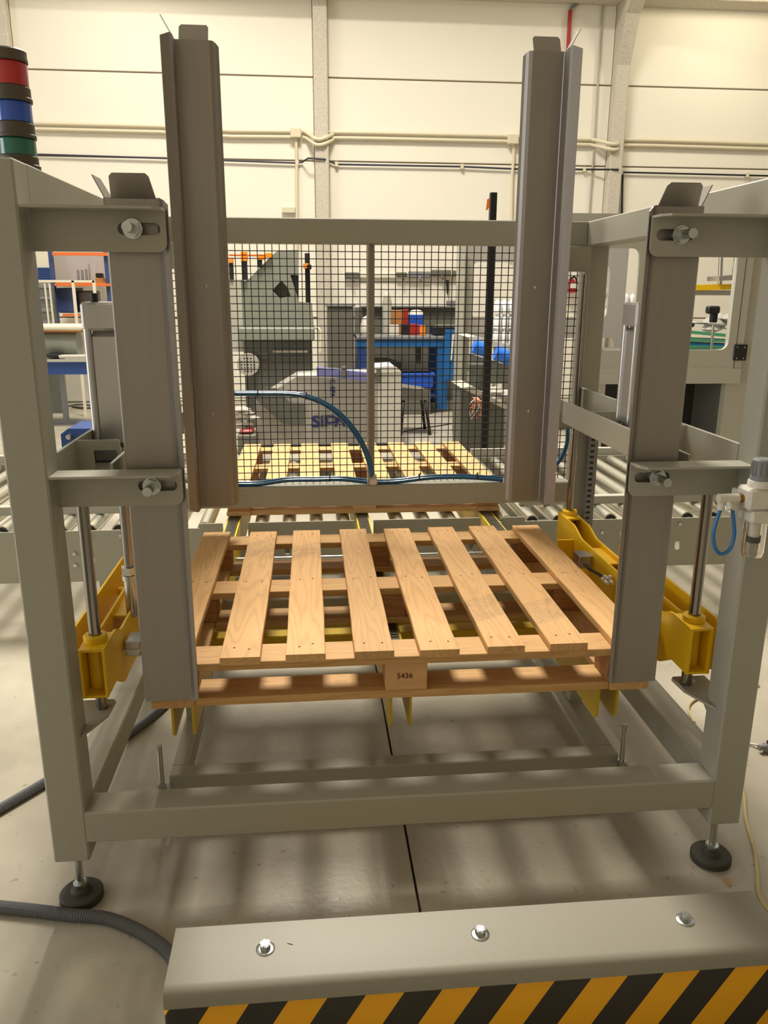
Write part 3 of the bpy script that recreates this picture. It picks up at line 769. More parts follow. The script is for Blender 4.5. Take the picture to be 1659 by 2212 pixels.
obj('tube', fm_, WHITEP, vl); obj('body', MB().box(c.x-.006, c.x+.05, c.y-.012, c.y+.012, .004, .03, .004).cyl(c+Vector((-.02, 0, 0)), c+Vector((-.005, 0, 0)), .009, 12), GREYP, vl)
obj('lever', MB().box(c.x+.005, c.x+.045, c.y-.004, c.y+.004, .034, .04).cyl(c+Vector((.012, 0, .01)), c+Vector((.012, 0, .02)), .006, 10), BLACK, vl)
c = atz(1572, 1904, .004); solo('wood_chip', MB().box(c.x-.004, c.x+.004, c.y-.012, c.y+.012, 0, .004), WOODO, 'tiny orange wood chip on the floor beside the right foot', 'debris')

# ------------------------------------------------------------------ back wall services
wy = WY-.035
def wallpath(pts, y): return [at(a, b, y) for a, b in pts]
a1 = [(60, 266), (345, 273), (500, 283), (628, 284)]
a2 = [(652, 284), (664, 288), (680, 303), (690, 305), (702, 302), (720, 290), (735, 286), (1099, 294)]
a3 = [(1119, 296), (1258, 301), (1280, 302), (1310, 314), (1325, 315), (1338, 308), (1356, 302), (1665, 311)]
for k, sg in enumerate((a1, a2, a3)):
    pip = MB()
    for dz in (0, -.062):
        pa = []
        for i, (x, y) in enumerate(sg):
            on = (672 < x < 706) or (1300 < x < 1332)
            p = at(x, y, wy); p.y = WY-.155 if on else wy; p.z += dz; pa.append(p)
        pip.tube(spline(pa, 4) if k else pa, .022, 10)
    solo('cable_conduit', pip, CONDUIT, ('pair of cream conduits along the wall left of the first concrete column', 'pair of cream conduits bending over the first column between two boxes', 'pair of cream conduits bending over the right concrete column')[k], 'pipe')
for k, (x0, y0, x1, y1) in enumerate(((627, 276, 650, 297), (1098, 289, 1121, 311))):
    solo('junction_box', pbox(MB(), x0, y0, x1, y1, WY-.10, .0995, .008), CONDUIT, ('cream junction box on the wall beside the first column', 'cream junction box on the wall behind the right tall guide')[k], 'box')
for k, (pp, lab) in enumerate((([(640, 299), (641, 360), (642, 560)], 'cream conduit dropping from the junction box beside the first column'), ([(1110, 313), (1109, 345), (1106, 380), (1103, 560)], 'cream conduit dropping from the junction box behind the right guide'))):
    solo('cable_conduit', MB().tube(wallpath(pp, wy), .02, 10), CONDUIT, lab, 'pipe')
pp = [(60, 333), (360, 342), (640, 352), (653, 350), (666, 345), (700, 347), (713, 349), (727, 355), (1000, 360), (1110, 365)]
pa = []
for x, y in pp:
    p = at(x, y, wy); p.y = WY-.15 if 660 < x < 705 else wy; pa.append(p)
ap = thing('air_pipe', 'thin dark compressed air pipe along the wall over the first column', 'pipe', pa[0])
obj('pipe', MB().tube(pa, .011, 8), PIPED, ap)
for x, y in ((642, 352), (727, 355), (998, 360)):
    p = at(x, y, wy); obj('pipe_clip', MB().box(p.x-.02, p.x+.02, WY-.055, WY-.001, p.z-.03, p.z+.03, .004), CONDUIT, ap)
pp = [(1110, 365), (1262, 366), (1328, 369), (1338, 372), (1342, 372), (1665, 380)]
pa = []
for x, y in pp:
    p = at(x, y, wy); p.y = WY-.15 if 1300 < x < 1335 else wy; pa.append(p)
ap = thing('air_pipe', 'thin dark compressed air pipe along the wall past the right column', 'pipe', pa[0])
obj('pipe', MB().tube(pa, .011, 8), BLACK, ap)
for x, y in ((1262, 366), (1342, 372), (1614, 378)):
    p = at(x, y, wy); obj('pipe_clip', MB().box(p.x-.02, p.x+.02, WY-.055, WY-.001, p.z-.03, p.z+.03, .004), CONDUIT, ap)
obj('drop_pipe', MB().tube(wallpath([(1345, 374), (1341, 560)], wy), .014, 8), BLACK, ap)
solo('wall_cable', MB().tube(wallpath([(1302, 4), (1296, 90), (1290, 200), (1283, 320), (1272, 470)], wy+.01), .013, 8), GREY2, 'thin grey cable hanging down the wall left of the right column', 'cable')
rp = thing('red_pipe', 'short red pipe on the wall above the right tall guide', 'pipe', at(1229, 80, wy))
obj('pipe', MB().tube(wallpath([(1232, 22), (1226, 130)], wy), .024, 10), RED, rp)
obj('bend', MB().tube(wallpath([(1232, 22), (1234, 16), (1240, 12), (1252, 4)], wy), .018, 8), GREYP, rp)
solo('wall_bracket', pbox(MB(), 609, 447, 638, 460, WY-.06, .059, .006), CONDUIT, 'small cream bracket on the wall low beside the conduit drop', 'bracket')

# ------------------------------------------------------------------ left background: rack, fence, table
RY = 8.2
R_ = thing('storage_rack', 'blue and orange storage rack against the wall at far left', 'rack', at(170, 700, RY))
for px in (118, 236): obj('upright', pbox(MB(), px-4, 540, px+4, 760, RY-.06, .06), RACKB, R_)
for (x0, y0, x1, y1) in ((113, 545, 244, 552), (118, 612, 244, 618), (135, 678, 244, 683)): obj('beam', pbox(MB(), x0, y0, x1, y1, RY-.10, .05), ORANGE, R_)
obj('shelf_board', pbox(MB(), 120, 609, 240, 612, RY-.05, .6), BROWN, R_)
obj('back_panel', pbox(MB(), 118, 552, 240, 609, RY+.62, .02), LILAC, R_)
zsh = at(170, 609, RY).z
for k, (x0, y0, x1) in enumerate(((163, 583, 168), (172, 583, 177), (181, 581, 186))):
    p = at((x0+x1)/2, y0, RY+.1); h = (x1-x0)/2/FPX*10
    solo('steel_tube', MB().cyl((p.x, RY+.15, zsh), (p.x, RY+.15, p.z), h, 12), GREYP, ('left', 'middle', 'right')[k]+'most of the three thin grey tubes standing on the rack shelf', 'tube', 'tubes on the rack shelf')
p = at(195, 569, RY+.1); solo('steel_tube', MB().cyl((p.x, RY+.2, zsh), (p.x, RY+.2, p.z), .05, 16), LILAC, 'wide grey tube standing on the rack shelf', 'tube')
b_ = MB(); pbox(b_, 206, 600, 224, 609, RY+.02, .12); solo('cardboard_box', b_, BROWN, 'small brown box on the rack shelf', 'box')
b_ = MB(); pbox(b_, 206, 590, 221, 600, RY+.03, .1, .01); solo('black_can', b_, BLACK, 'black container standing on the small brown box', 'can')
b_ = MB(); pbox(b_, 124, 622, 162, 676, RY+.0, .4, .01); solo('blue_crate', b_, RACKB, 'blue plastic crate on the lower rack shelf at far left', 'crate')
b_ = MB(); pbox(b_, 168, 628, 205, 676, RY+.1, .3, .02); solo('steel_case', b_, CAB, 'grey case on the lower rack shelf at far left', 'case')
q = at(80, 620, 8.03); q2 = at(112, 620, 8.03); ds = thing('shelf_unit', 'dark shelf unit behind the cream mesh fence at far left', 'shelf', (q.x, 8.0, 0))
obj('body', MB().box(q.x, q2.x, 8.03, 8.12, 0, q.z), SAWD, ds)
for i in range(5): obj('shelf', MB().box(q.x+.01, q2.x-.01, 8.015, 8.03, .9+i*.13, .93+i*.13), GREYP, ds)
WL = thing('wall_opening', 'cream door frame with a blue shutter at far left of the hall', 'door', at(95, 700, 8.6))
obj('frame', pbox(MB(), 78, 540, 114, 760, 8.62, .05), CREAMT, WL); obj('shutter', pbox(MB(), 82, 578, 108, 606, 8.58, .04), BLUED, WL)
for i in range(6): obj('shutter_slat', pbox(MB(), 82, 579+i*4.6, 108, 582.4+i*4.6, 8.565, .015), BLUED, WL)
FNY = 7.75
Fn = thing('mesh_fence', 'cream steel fence with mesh panel in front of the blue rack', 'fence', at(150, 720, FNY))
obj('top_rail', pbox(MB(), 80, 605, 204, 610, FNY, .03), CREAMT, Fn)
for x in (158, 203): q = at(x, 620, FNY); obj('post', MB().box(q.x-.014, q.x+.014, FNY, FNY+.03, 0, at(x, 606, FNY).z), CREAMT, Fn)
for x in (103, 113): obj('post', pbox(MB(), x-1.5, 612, x+1.5, 745, FNY, .03), CREAMT, Fn)
fm_ = MB()
for i in range(26): pbox(fm_, 84, 613+i*4, 117, 614+i*4, FNY+.01, .006)
obj('wire_mesh', fm_, GREYP, Fn, kind='stuff')
TYY = 6.9
Tb = thing('blue_table', 'blue steel table carrying a grey tank at far left', 'table', at(140, 840, TYY))
obj('tabletop', pbox(MB(), 60, 776, 192, 782, TYY, .45), GREY2, Tb)
obj('apron', pbox(MB(), 60, 782, 190, 809, TYY+.02, .03), BLUED, Tb)
q = at(132, 809, TYY+.3); obj('leg', MB().box(q.x-.025, q.x+.025, TYY+.3, TYY+.35, .05, q.z+.02), GREYP, Tb)
obj('leg', MB().box(q.x-.9, q.x-.85, TYY+.3, TYY+.35, .0, q.z+.02), GREYP, Tb)
obj('foot_rail', MB().box(q.x-.4, q.x+.6, TYY+.3, TYY+.36, .0, .05), GREYP, Tb)
q = at(160, 842, 7.0); solo('dark_block', MB().box(q.x-.02, q.x+.55, 7.85, 8.1, 0, .11, .01), CAB, 'dark low block on the floor under the blue table', 'block')
Tk = thing('grey_tank', 'grey horizontal tank with pale rim on the blue table', 'tank', at(120, 776, TYY+.25))
p0 = at(120, 744, TYY+.22); tz = p0.z; obj('shell', MB().cyl((p0.x-1.2, TYY+.3, tz), (p0.x+.22, TYY+.3, tz), .135, 28), SAWG, Tk)
obj('rim', pbox(MB(), 60, 701, 177, 714, TYY+.12, .3, .02), CREAMT, Tk); obj('strip', pbox(MB(), 60, 714, 176, 718, TYY+.18, .2), BROWN, Tk)
sh_ = MB()
for i, (x0, y0, x1, y1) in enumerate(((120, 768, 186, 771), (128, 771.5, 184, 774), (140, 774, 186, 776))): pbox(sh_, x0, y0, x1, y1, TYY+.005+.005*i, .13)
solo('paper_sheets', sh_, WHITEP, 'white sheets on the blue table under the grey tank', 'paper')
b_ = MB(); pbox(b_, 96, 766, 126, 772, TYY+.0, .2, .005); solo('dark_tray', b_, BLACK, 'dark tray on the blue table at far left', 'tray')
pts = [atz(100, 888, .006), atz(118, 886, .006), atz(140, 884, .006), atz(136, 889, .006), atz(120, 888, .006), atz(135, 881, .006), atz(160, 875, .006), atz(182, 874, .006), atz(198, 878, .006), atz(180, 883, .006), atz(155, 879, .006), atz(180, 880, .006), atz(205, 884, .006)]
solo('cable_coil', MB().tube(spline(pts, 6), .007, 6), BLACK, 'black cable loosely coiled on the floor under the blue table', 'cable')
BB = thing('blue_pedestal', 'dark blue steel pedestal with a chrome knob behind the left post', 'stand', (at(150, 960, 3.6).x, 3.6, 0))
pts_ = pxy([(131, 960), (131, 938), (147, 926), (200, 926), (210, 960)], 3.6); obj('body', MB().prism([(pts_[0][0], 0)]+pts_[1:4]+[(pts_[4][0], 0)], 'xz', 3.6, 3.9), BLUED, BB)
p = at(150, 943, 3.6); obj('knob', MB().lathe((p.x, 3.6, p.z), [(0, -.03), (.016, -.026), (.02, -.01), (.012, 0)], 14, 'y'), STEEL, BB)

# ------------------------------------------------------------------ bandsaw
BY = 6.9
bs = thing('band_saw', 'big grey band saw with orange parts seen through the left of the mesh', 'saw', (at(600, 830, BY).x, BY, 0))
pts_ = pxy([(515, 722), (514, 669), (519, 625), (523, 608), (535, 605), (588, 551), (601, 541), (644, 540), (645, 593), (627, 594), (646, 652), (674, 655), (679, 722)], BY)
dm = pxy([(588, 627), (608, 606), (622, 622), (628, 640), (604, 644)], BY)
obj('arm', MB().holed(pts_, [dm], 'xz', BY, BY+.12), SAWG, bs)
obj('arm_back', pbox(MB(), 545, 600, 640, 715, BY+.13, .3), SAWG, bs)
obj('black_strip', MB().prism(pxy([(627, 594), (645, 594), (645, 652)], BY+.02), 'xz', BY+.02, BY+.1), BLACK, bs)
obj('window', pbox(MB(), 588, 606, 626, 643, BY+.1, .02), SAWD, bs)
obj('table_edge', pbox(MB(), 515, 708, 680, 735, BY-.15, .6, .01), SAWG, bs)
p = at(520, 735, BY); q = at(680, 830, BY)
obj('base', MB().box(p.x+.03, q.x-.02, BY-.05, BY+.5, .0, p.z, .01), SAWD, bs)
c = at(537, 786, BY-.1)
mo = obj('motor', MB().cyl((c.x, BY-.2, c.z), (c.x, BY-.05, c.z), .11, 24), GREY2, bs)
ho_ = MB()
for i in range(-2, 3):
    for j in range(-2, 3):
        if abs(i)+abs(j) < 4: ho_.cyl((c.x+i*.032, BY-.204, c.z+j*.032), (c.x+i*.032, BY-.2, c.z+j*.032), .008, 6)
obj('vent_holes', ho_, BLACK, mo, kind='stuff')
obj('label_plate', pbox(MB(), 561, 761, 581, 776, BY-.06, .01), CAB, bs)
obj('handle', pbox(MB(), 590, 757, 665, 762, BY-.1, .03), STEEL, bs)
for (x0, y0, x1, y1) in ((494, 556, 503, 568), (520, 543, 534, 564), (556, 550, 573, 561), (573, 546, 588, 556), (494, 549, 575, 553)): obj('orange_fitting', pbox(MB(), x0, y0, x1, y1, BY-.05, .08, .004), ORANGEB if y1-y0 > 6 else ORANGE, bs)
for (x0, y0, x1, y1) in ((495, 568, 504, 604), (522, 563, 534, 605), (557, 561, 566, 578)): obj('clamp_post', pbox(MB(), x0, y0, x1, y1, BY-.04, .06), BLACK, bs)
obj('side_table', pbox(MB(), 480, 604, 524, 760, BY-.02, .3), GREY2, bs)
cp = [at(681, 707, BY-.1), at(688, 710, BY-.1), at(692, 722, BY-.1), at(692, 760, BY-.1)]
obj('cream_pipe', MB().tube(spline(cp, 5), .014, 8), CREAMT, bs)
po = thing('drill_column', 'black column with an orange clamp beside the band saw', 'column', (at(664, 660, 7.6).x, 7.6, 0))
p = at(664, 547, 7.6); obj('column', MB().box(p.x-.03, p.x+.025, 7.6, 7.66, 0, p.z), BLACK, po)
obj('clamp', pbox(MB(), 655, 569, 667, 580, 7.54, .055, .005), ORANGEB, po); obj('clamp_knob', pbox(MB(), 663, 571, 673, 582, 7.52, .07, .01), BLACK, po)
ct = thing('electric_cabinet', 'dark grey cabinet between the band saw and the blue workbench', 'cabinet', (at(740, 800, 7.9).x, 7.9, 0))
p = at(708, 662, 7.9); q = at(764, 662, 7.9); obj('body', MB().box(p.x, q.x, 7.9, 8.5, 0, p.z, .01), CAB, ct); obj('top_plate', MB().box(p.x-.02, q.x+.02, 7.88, 8.52, p.z, p.z+.02), GREYP, ct)

# ------------------------------------------------------------------ lettered machine box
SY = 5.75
sb = thing('lettered_machine', 'pale machine housing with dark blue lettering and sloped top behind the mesh', 'machine', (at(700, 960, SY).x, SY, 0))
def zz(pts): return [(x, max(z, .02)) for x, z in pts]
pf = pxy([(553, 905), (563, 880), (640, 850), (605, 836), (640, 812), (800, 812), (818, 800), (866, 800)], SY)
bx0 = at(553, 960, SY).x; bx1 = at(866, 960, SY).x
outl = [(bx0, .02)]+pxy([(553, 868), (598, 840), (640, 814), (812, 806), (866, 802)], SY)+[(bx1, .02)]
obj('housing', MB().prism(outl, 'xz', SY, SY+.5), BOXG, sb)
obj('side_panel', MB().prism([(at(816, 800, SY).x, .03)]+pxy([(816, 806), (866, 803)], SY)+[(bx1-.005, .03)], 'xz', SY-.012, SY), BOXW, sb)
obj('top_cover', MB().prism(pxy([(800, 806), (806, 793), (850, 790), (866, 803)], SY), 'xz', SY-.02, SY+.4), WHITEP, sb)
obj('dark_guard', MB().prism(pxy([(553, 863), (575, 836), (598, 839), (626, 869), (657, 871), (657, 917), (611, 915), (579, 885)], SY), 'xz', SY-.03, SY), SAWD, sb)
obj('lid', MB().prism(pxy([(640, 814), (690, 811), (690, 800), (800, 806), (800, 818)], SY), 'xz', SY-.01, SY+.3), BOXW, sb)
obj('arm', MB().prism(pxy([(684, 791), (800, 803), (800, 822), (760, 816), (684, 808)], SY), 'xz', SY-.14, SY-.03), VIOLET, sb)
obj('catch', pbox(MB(), 738, 792, 748, 815, SY-.17, .03, .004), CAB, sb)
obj('latch', pbox(MB(), 813, 797, 822, 828, SY-.03, .02, .003), CAB, sb)
# lettering: S, i, P and an A without its bar
lt = MB()
A0 = at(672, 922, SY); z0 = A0.z; hL = at(672, 897, SY).z-z0; xs = A0.x; u = (at(745, 922, SY).x-A0.x)/4.05
tS = xf(text_mb('S', hL*1.36, .01, hL*.035), lambda v: (xs+v[0]*1.25, SY-.008+v[2], z0+v[1]))
lt.add(tS.v, tS.f)
lt.box(xs+u*1.17, xs+u*1.45, SY-.012, SY-.001, z0, z0+hL*.66).prism([(xs+u*1.17, z0+hL*.74), (xs+u*1.45, z0+hL*.78), (xs+u*1.45, z0+hL*1.0), (xs+u*1.17, z0+hL*.92)], 'xz', SY-.012, SY-.001)
tP = xf(text_mb('D', hL*1.36, .01, hL*.035), lambda v: (xs+u*1.55+v[0]*1.2, SY-.008+v[2], z0+hL*.28+v[1]*.72))
lt.add(tP.v, tP.f); lt.box(xs+u*1.65, xs+u*1.9, SY-.012, SY-.001, z0, z0+hL*.4)
lt.prism([(xs+u*2.75, z0), (xs+u*3.3, z0+hL*.98), (xs+u*3.62, z0+hL*.98), (xs+u*4.15, z0), (xs+u*3.82, z0), (xs+u*3.45, z0+hL*.68), (xs+u*3.08, z0)], 'xz', SY-.012, SY-.001)
obj('lettering', lt, NAVY, sb, label='dark blue lettering SiPA')
l2 = text_mb('C. SIPA', .06, .006, .001); B0 = at(713, 820, SY)
obj('side_lettering', xf(l2, lambda v: (B0.x+v[1], SY-.004+v[2], B0.z-v[0]*.85)), NAVY, sb, label='small dark blue lettering turned sideways')
b_ = MB().box(0, .001, 0, .001, 0, .001)
st = thing('red_bin', 'dark bin holding red pieces left of the lettered machine', 'bin', (at(532, 950, 5.4).x, 5.4, 0))
p = at(512, 935, 5.4); q = at(553, 935, 5.4); obj('tub', MB().box(p.x, q.x, 5.4, 5.7, 0, p.z-.02, .01), CAB, st); obj('red_pieces', MB().box(p.x+.02, q.x-.03, 5.43, 5.66, p.z-.02, p.z+.02, .015), RED, st, kind='stuff')
fb = MB(); rn = random.Random(3)
p = at(530, 900, 5.5)
for i in range(9):
    fb.lathe((p.x+rn.uniform(-.08, .08), 5.55+rn.uniform(-.05, .05), at(530, 930, 5.55).z+.03+i*.022), [(0, -.02), (.05+rn.random()*.04, -.005), (.04, .015), (0, .02)], 9)
solo('plastic_film', fb, FILM, 'crumpled clear plastic film bundle on the red bin', 'film')

# ------------------------------------------------------------------ workbench and what stands on it
HY = 7.85
W = thing('blue_workbench', 'blue steel workbench with perforated side panel behind the mesh', 'workbench', (at(880, 870, HY).x, HY, 0))
zt_ = at(850, 726, HY).z; xa = at(770, 740, HY).x; xb = at(972, 740, HY).x
obj('tabletop', MB().box(xa, xb+.02, HY-.02, HY+.7, zt_-.035, zt_, .005), GREYP, W)
obj('apron', MB().box(xa, xb, HY, HY+.04, zt_-.12, zt_-.035), BLUEP, W)
for x0, x1 in ((772, 800), (945, 968)): 
    a_ = at(x0, 800, HY).x; b2 = at(x1, 800, HY).x; obj('leg', MB().box(a_, b2, HY+.01, HY+.09, .03, zt_-.035), BLUEP if x0 > 900 else BLUED, W)
q = at(930, 800, HY+.4).x; obj('leg', MB().box(q, q+.13, HY+.55, HY+.63, .03, zt_-.035), BLUED, W)
obj('shelf', MB().box(xa, xb, HY+.02, HY+.6, at(850, 858, HY).z-.02, at(850, 858, HY).z), BLUED, W)
obj('back_strut', pbox(MB(), 898, 738, 910, 785, HY+.5, .05), CAB, W)
pa_ = pxy([(962, 712), (998, 712), (994, 820), (958, 820)], HY-.12)
sp = obj('side_panel', MB().prism(pa_, 'xz', HY-.12, HY-.09), BLUEP, W)
dots = MB()
for i in range(9):
    for x in (989.5, 993): 
        c = at(x-.03*i*4, 724+i*10.5, HY-.122); dots.box(c.x-.008, c.x+.008, HY-.1225, HY-.12, c.z-.008, c.z+.008)
obj('panel_holes', dots, BLACK, sp, kind='stuff')
obj('panel_edge', MB().prism(pxy([(998, 690), (1001, 690), (996, 845), (993, 845)], HY-.14), 'xz', HY-.14, HY-.02), WHITEP, W)
obj('strip', MB().prism(pxy([(977, 723), (981, 722), (976, 778), (973, 778)], HY-.13), 'xz', HY-.14, HY-.121), CREAMT, W)
def on(name, x0, y0, x1, Y, d, m, lab, cat, b=.005, zbase=None):
    p = at(x0, y0, Y); q = at(x1, y0, Y); return solo(name, MB().box(p.x, q.x, Y, Y+d, (zt_ if zbase is None else zbase)+.0005, max(p.z, q.z), b), m, lab, cat)
on('blue_bin', 884, 680, 914, HY+.45, .2, BLUEB, 'small blue bin holding white rags on the workbench', 'bin')
p = at(900, 676, HY+.5); solo('white_rags', MB().lathe((p.x, HY+.55, at(900, 680, HY+.45).z), [(.1, .001), (.09, .03), (.05, .055), (0, .06)], 10), WHITEP, 'white rags piled in the small blue bin', 'rags')
on('cardboard_box', 846, 670, 872, HY+.5, .15, BROWN, 'brown cardboard box standing on the workbench', 'box')
on('red_can', 872, 668, 882, HY+.4, .07, RED, 'red can beside the blue bin on the workbench', 'can')
on('red_box', 886, 700, 904, HY+.2, .1, RED, 'flat red box in front of the small blue bin', 'box')
on('orange_tool', 908, 703, 919, HY+.12, .12, ORANGEB, 'orange hand tool lying on the workbench', 'tool')
on('black_pouch', 868, 700, 886, HY+.25, .1, BLACK, 'black pouch lying on the workbench before the brown box', 'pouch')
on('white_carton', 842, 702, 862, HY+.08, .1, WHITEP, 'white carton at the front of the workbench', 'box')
p = at(836, 668, HY+.3)
bt = thing('spray_bottle', 'grey spray bottle with white cap on the workbench', 'bottle', (p.x, HY+.3, zt_))
zc_ = at(836, 641, HY+.3).z; obj('body', MB().lathe((p.x, HY+.3, zt_), [(0, .0006), (.055, .0006), (.055, (zc_-zt_)*.85), (.04, zc_-zt_), (0, zc_-zt_)], 18), GREY2, bt)
obj('cap', MB().lathe((p.x, HY+.3, zc_), [(.035, 0), (.035, .03), (.02, .055), (0, .058)], 16), WHITEP, bt)
rg = MB().lathe((at(792, 690, HY+.1).x, HY+.12, zt_), [(0, .0006), (.07, .0006), (.09, .06), (.07, .13), (.05, .2), (0, .23)], 9)
solo('white_cloth', rg, WHITEP, 'crumpled white cloth at the left end of the workbench', 'cloth')
bkt = thing('dark_tool_tray', 'dark tray of parts at the right end of the workbench', 'tray', (at(968, 705, HY).x, HY+.1, zt_))
p = at(938, 706, HY+.05); q = at(997, 706, HY+.05); obj('tray', MB().box(p.x, q.x, HY+.05, HY+.35, zt_+.0005, p.z, .01), BLACK, bkt); obj('parts', MB().box(p.x+.03, q.x-.03, HY+.08, HY+.3, p.z, p.z+.02, .01), CAB, bkt, kind='stuff')
cr = thing('blue_crate', 'blue plastic crate on the lower shelf of the workbench', 'crate', (at(900, 830, HY-.1).x, HY-.2, 0))
p = at(866, 806, HY-.2); q = at(936, 838, HY-.2); obj('body', MB().box(p.x, q.x, HY-.2, HY+.0, q.z, p.z, .012), BLUEB, cr); obj('rim', MB().box(p.x-.015, q.x+.015, HY-.215, HY+.005, p.z-.03, p.z, .006), BLUEB, cr)
cr['label'] = 'blue plastic crate in front of the workbench shelf'
obj('stand', MB().box(p.x+.03, q.x-.03, HY-.19, HY-.0, .0, q.z), CAB, cr)
# wall tool strip and tools above the bench
TYw = WY-.02
ts = thing('tool_strip', 'dark tool strip fixed to the wall above the workbench', 'rack', at(880, 590, WY))
obj('rail', pbox(MB(), 745, 594, 1003, 600, WY-.05, .0495), CREAMT, ts)
tools = []
for k, (x0, y0, x1, y1, lab) in enumerate(((745, 588, 776, 602, 'dark clamp hanging at the left end of the wall tool strip'), (856, 588, 880, 598, 'dark spanner set in the middle of the wall tool strip'), (882, 586, 930, 600, 'long grey planer lying on the wall tool strip'), (932, 583, 975, 596, 'dark tool box on the wall tool strip'), (977, 584, 1003, 596, 'open metal case at the right end of the wall tool strip'))):
    b_ = MB(); pbox(b_, x0, y0, x1, y1, WY-.09, .038, .012); b_.cyl(at((x0+x1)/2, y1-2, WY-.1), at((x0+x1)/2+4, y1+8, WY-.1), .012, 8); solo('hand_tool', b_, GREYP if k == 2 else CAB, lab, 'tool')
b_ = MB().prism(pxy([(964, 605), (970, 605), (969, 628), (967, 638), (965, 628)], WY-.06), 'xz', WY-.06, WY-.03); solo('file_tool', b_, BLACK, 'thin dark file hanging on the wall above the workbench', 'tool')
b_ = MB(); pbox(b_, 965, 649, 1000, 660.5, WY-.19, .06, .01); solo('grey_tin', b_, GREYP, 'grey tin on the wall ledge above the tool tray', 'tin')
obj('ledge', pbox(MB(), 781, 661, 1003, 664, WY-.2, .199), GREYP, ts)
q = at(766, 664, WY-.12); q2 = at(1003, 664, WY-.12)
obj('lower_panel', MB().box(q.x, q2.x, WY-.12, WY-.002, 0, q.z), CAB, ts)

q = at(812, 790, HY-.15); q2 = at(868, 775, HY-.15)
solo('black_case', MB().prism(pxy([(806, 772), (838, 773), (868, 783), (868, 793), (812, 790)], HY-.25), 'xz', HY-.25, HY-.222).box(q.x, q.x+.03, HY-.25, HY-.222, 0, q.z).box(q2.x-.05, q2.x-.02, HY-.25, HY-.222, 0, q.z), BLACK, 'black case on thin legs in front of the workbench behind the mesh bar', 'case')
# stool between the pale machine and the bench
sl_ = thing('dark_stool', 'dark stool with splayed legs right of the lettered machine', 'stool', (at(895, 900, 6.3).x, 6.3, 0))
zs_ = at(895, 843, 6.3).z; xa = at(866, 843, 6.3).x; xb = at(926, 843, 6.3).x
obj('seat', MB().prism([(xa, zs_), (xa+.02, zs_+.03), (xb-.02, zs_-.005), (xb, zs_-.03), (xb-.02, zs_-.1), (xa, zs_-.1)], 'xz', 6.3, 6.65), CAB, sl_)
for x, dx in ((xa+.03, -.03), (xb-.03, .05)):
    for y, dy in ((6.32, -.03), (6.62, .03)): obj('leg', MB().cyl((x, y, zs_-.1), (x+dx, y+dy, 0), .016, 8), BLACK, sl_)
solo('floor_cable', MB().tube(spline([atz(868, 934, .005), atz(900, 926, .005), atz(940, 921, .005), atz(975, 915, .005), atz(992, 909, .005)], 5), .006, 6), BLACK, 'thin black cable across the floor under the dark stool', 'cable')

# ------------------------------------------------------------------ black post and the machine with blue covers
bp_ = thing('black_post', 'tall black square post with a small orange tag behind the mesh', 'post', (at(1055, 972, 3.6).x, 3.6, 0))
p = at(1067, 415, 3.6); q = at(1044, 972, 3.6); xm = (at(1057, 415, 3.6).x+at(1078, 415, 3.6).x)/2
obj('post', MB().box(xm-.021, xm+.021, 3.6, 3.642, .0, p.z, .003), BLACK, bp_); obj('base_plate', MB().box(xm-.07, xm+.07, 3.56, 3.69, 0, .012), BLACK, bp_)
obj('orange_tag', MB().prism(pxy([(1053, 430), (1057, 428), (1057, 448), (1053, 454), (1050, 454)], 3.6), 'xz', 3.605, 3.612), ORANGEB, bp_)
TC = 5.6
tcv = thing('covered_table', 'grey table with bright blue rolled covers right of the workbench', 'table', (at(1055, 800, TC).x, TC, 0))
obj('tabletop', MB().prism(pxy([(1010, 728), (1028, 726), (1112, 748), (1112, 762)], TC), 'xz', TC, TC+.5), CREAMT, tcv)
a_ = at(1022, 748, TC-.06); b2 = at(1050, 757, TC-.06); c2 = at(1070, 762, TC-.06); d2 = at(1112, 778, TC-.06)
obj('blue_cover', MB().cyl(a_, b2, .06, 18), BLUEC, tcv); obj('blue_cover', MB().cyl(c2, d2, .062, 18), BLUEC, tcv)
obj('frame', MB().prism(pxy([(1016, 765), (1100, 790), (1100, 830), (1016, 830)], TC), 'xz', TC+.05, TC+.1), SAWG, tcv)
for x in (1020, 1096): q = at(x, 800, TC+.1).x; obj('leg', MB().box(q-.03, q+.03, TC+.1, TC+.16, 0, at(x, 770, TC+.1).z), GREY, tcv)
mt = at(1024, 800, TC-.1); obj('motor', MB().cyl((mt.x, TC-.1, mt.z-.09), (mt.x, TC-.1, mt.z+.05), .04, 16), GREYP, tcv)
solo('drive_unit', MB().cyl((at(1030, 900, 5.2).x, 5.2, .0), (at(1030, 900, 5.2).x, 5.2, at(1030, 790, 5.2).z), .07, 18).box(at(1012, 800, 5.2).x, at(1050, 800, 5.2).x, 5.14, 5.26, at(1030, 800, 5.2).z-.01, at(1030, 786, 5.2).z), SAWD, 'upright dark grey drive unit under the blue covers', 'motor')
cb = thing('open_switch_box', 'grey switch box with loose coloured wires in front of the black post', 'box', (at(1015, 950, 4.6).x, 4.6, 0))
obj('case', MB().prism([(at(995, 960, 4.6).x, 0)]+pxy([(995, 838), (1020, 838), (1090, 880)], 4.6)+[(at(1090, 960, 4.6).x, 0)], 'xz', 4.6, 4.95), SAWD, cb)
obj('lid', MB().prism(pxy([(993, 836), (1018, 833), (1092, 875), (1092, 884)], 4.58), 'xz', 4.52, 4.98), GREY2, cb)
wr = MB(); wr2 = MB(); rn = random.Random(5)
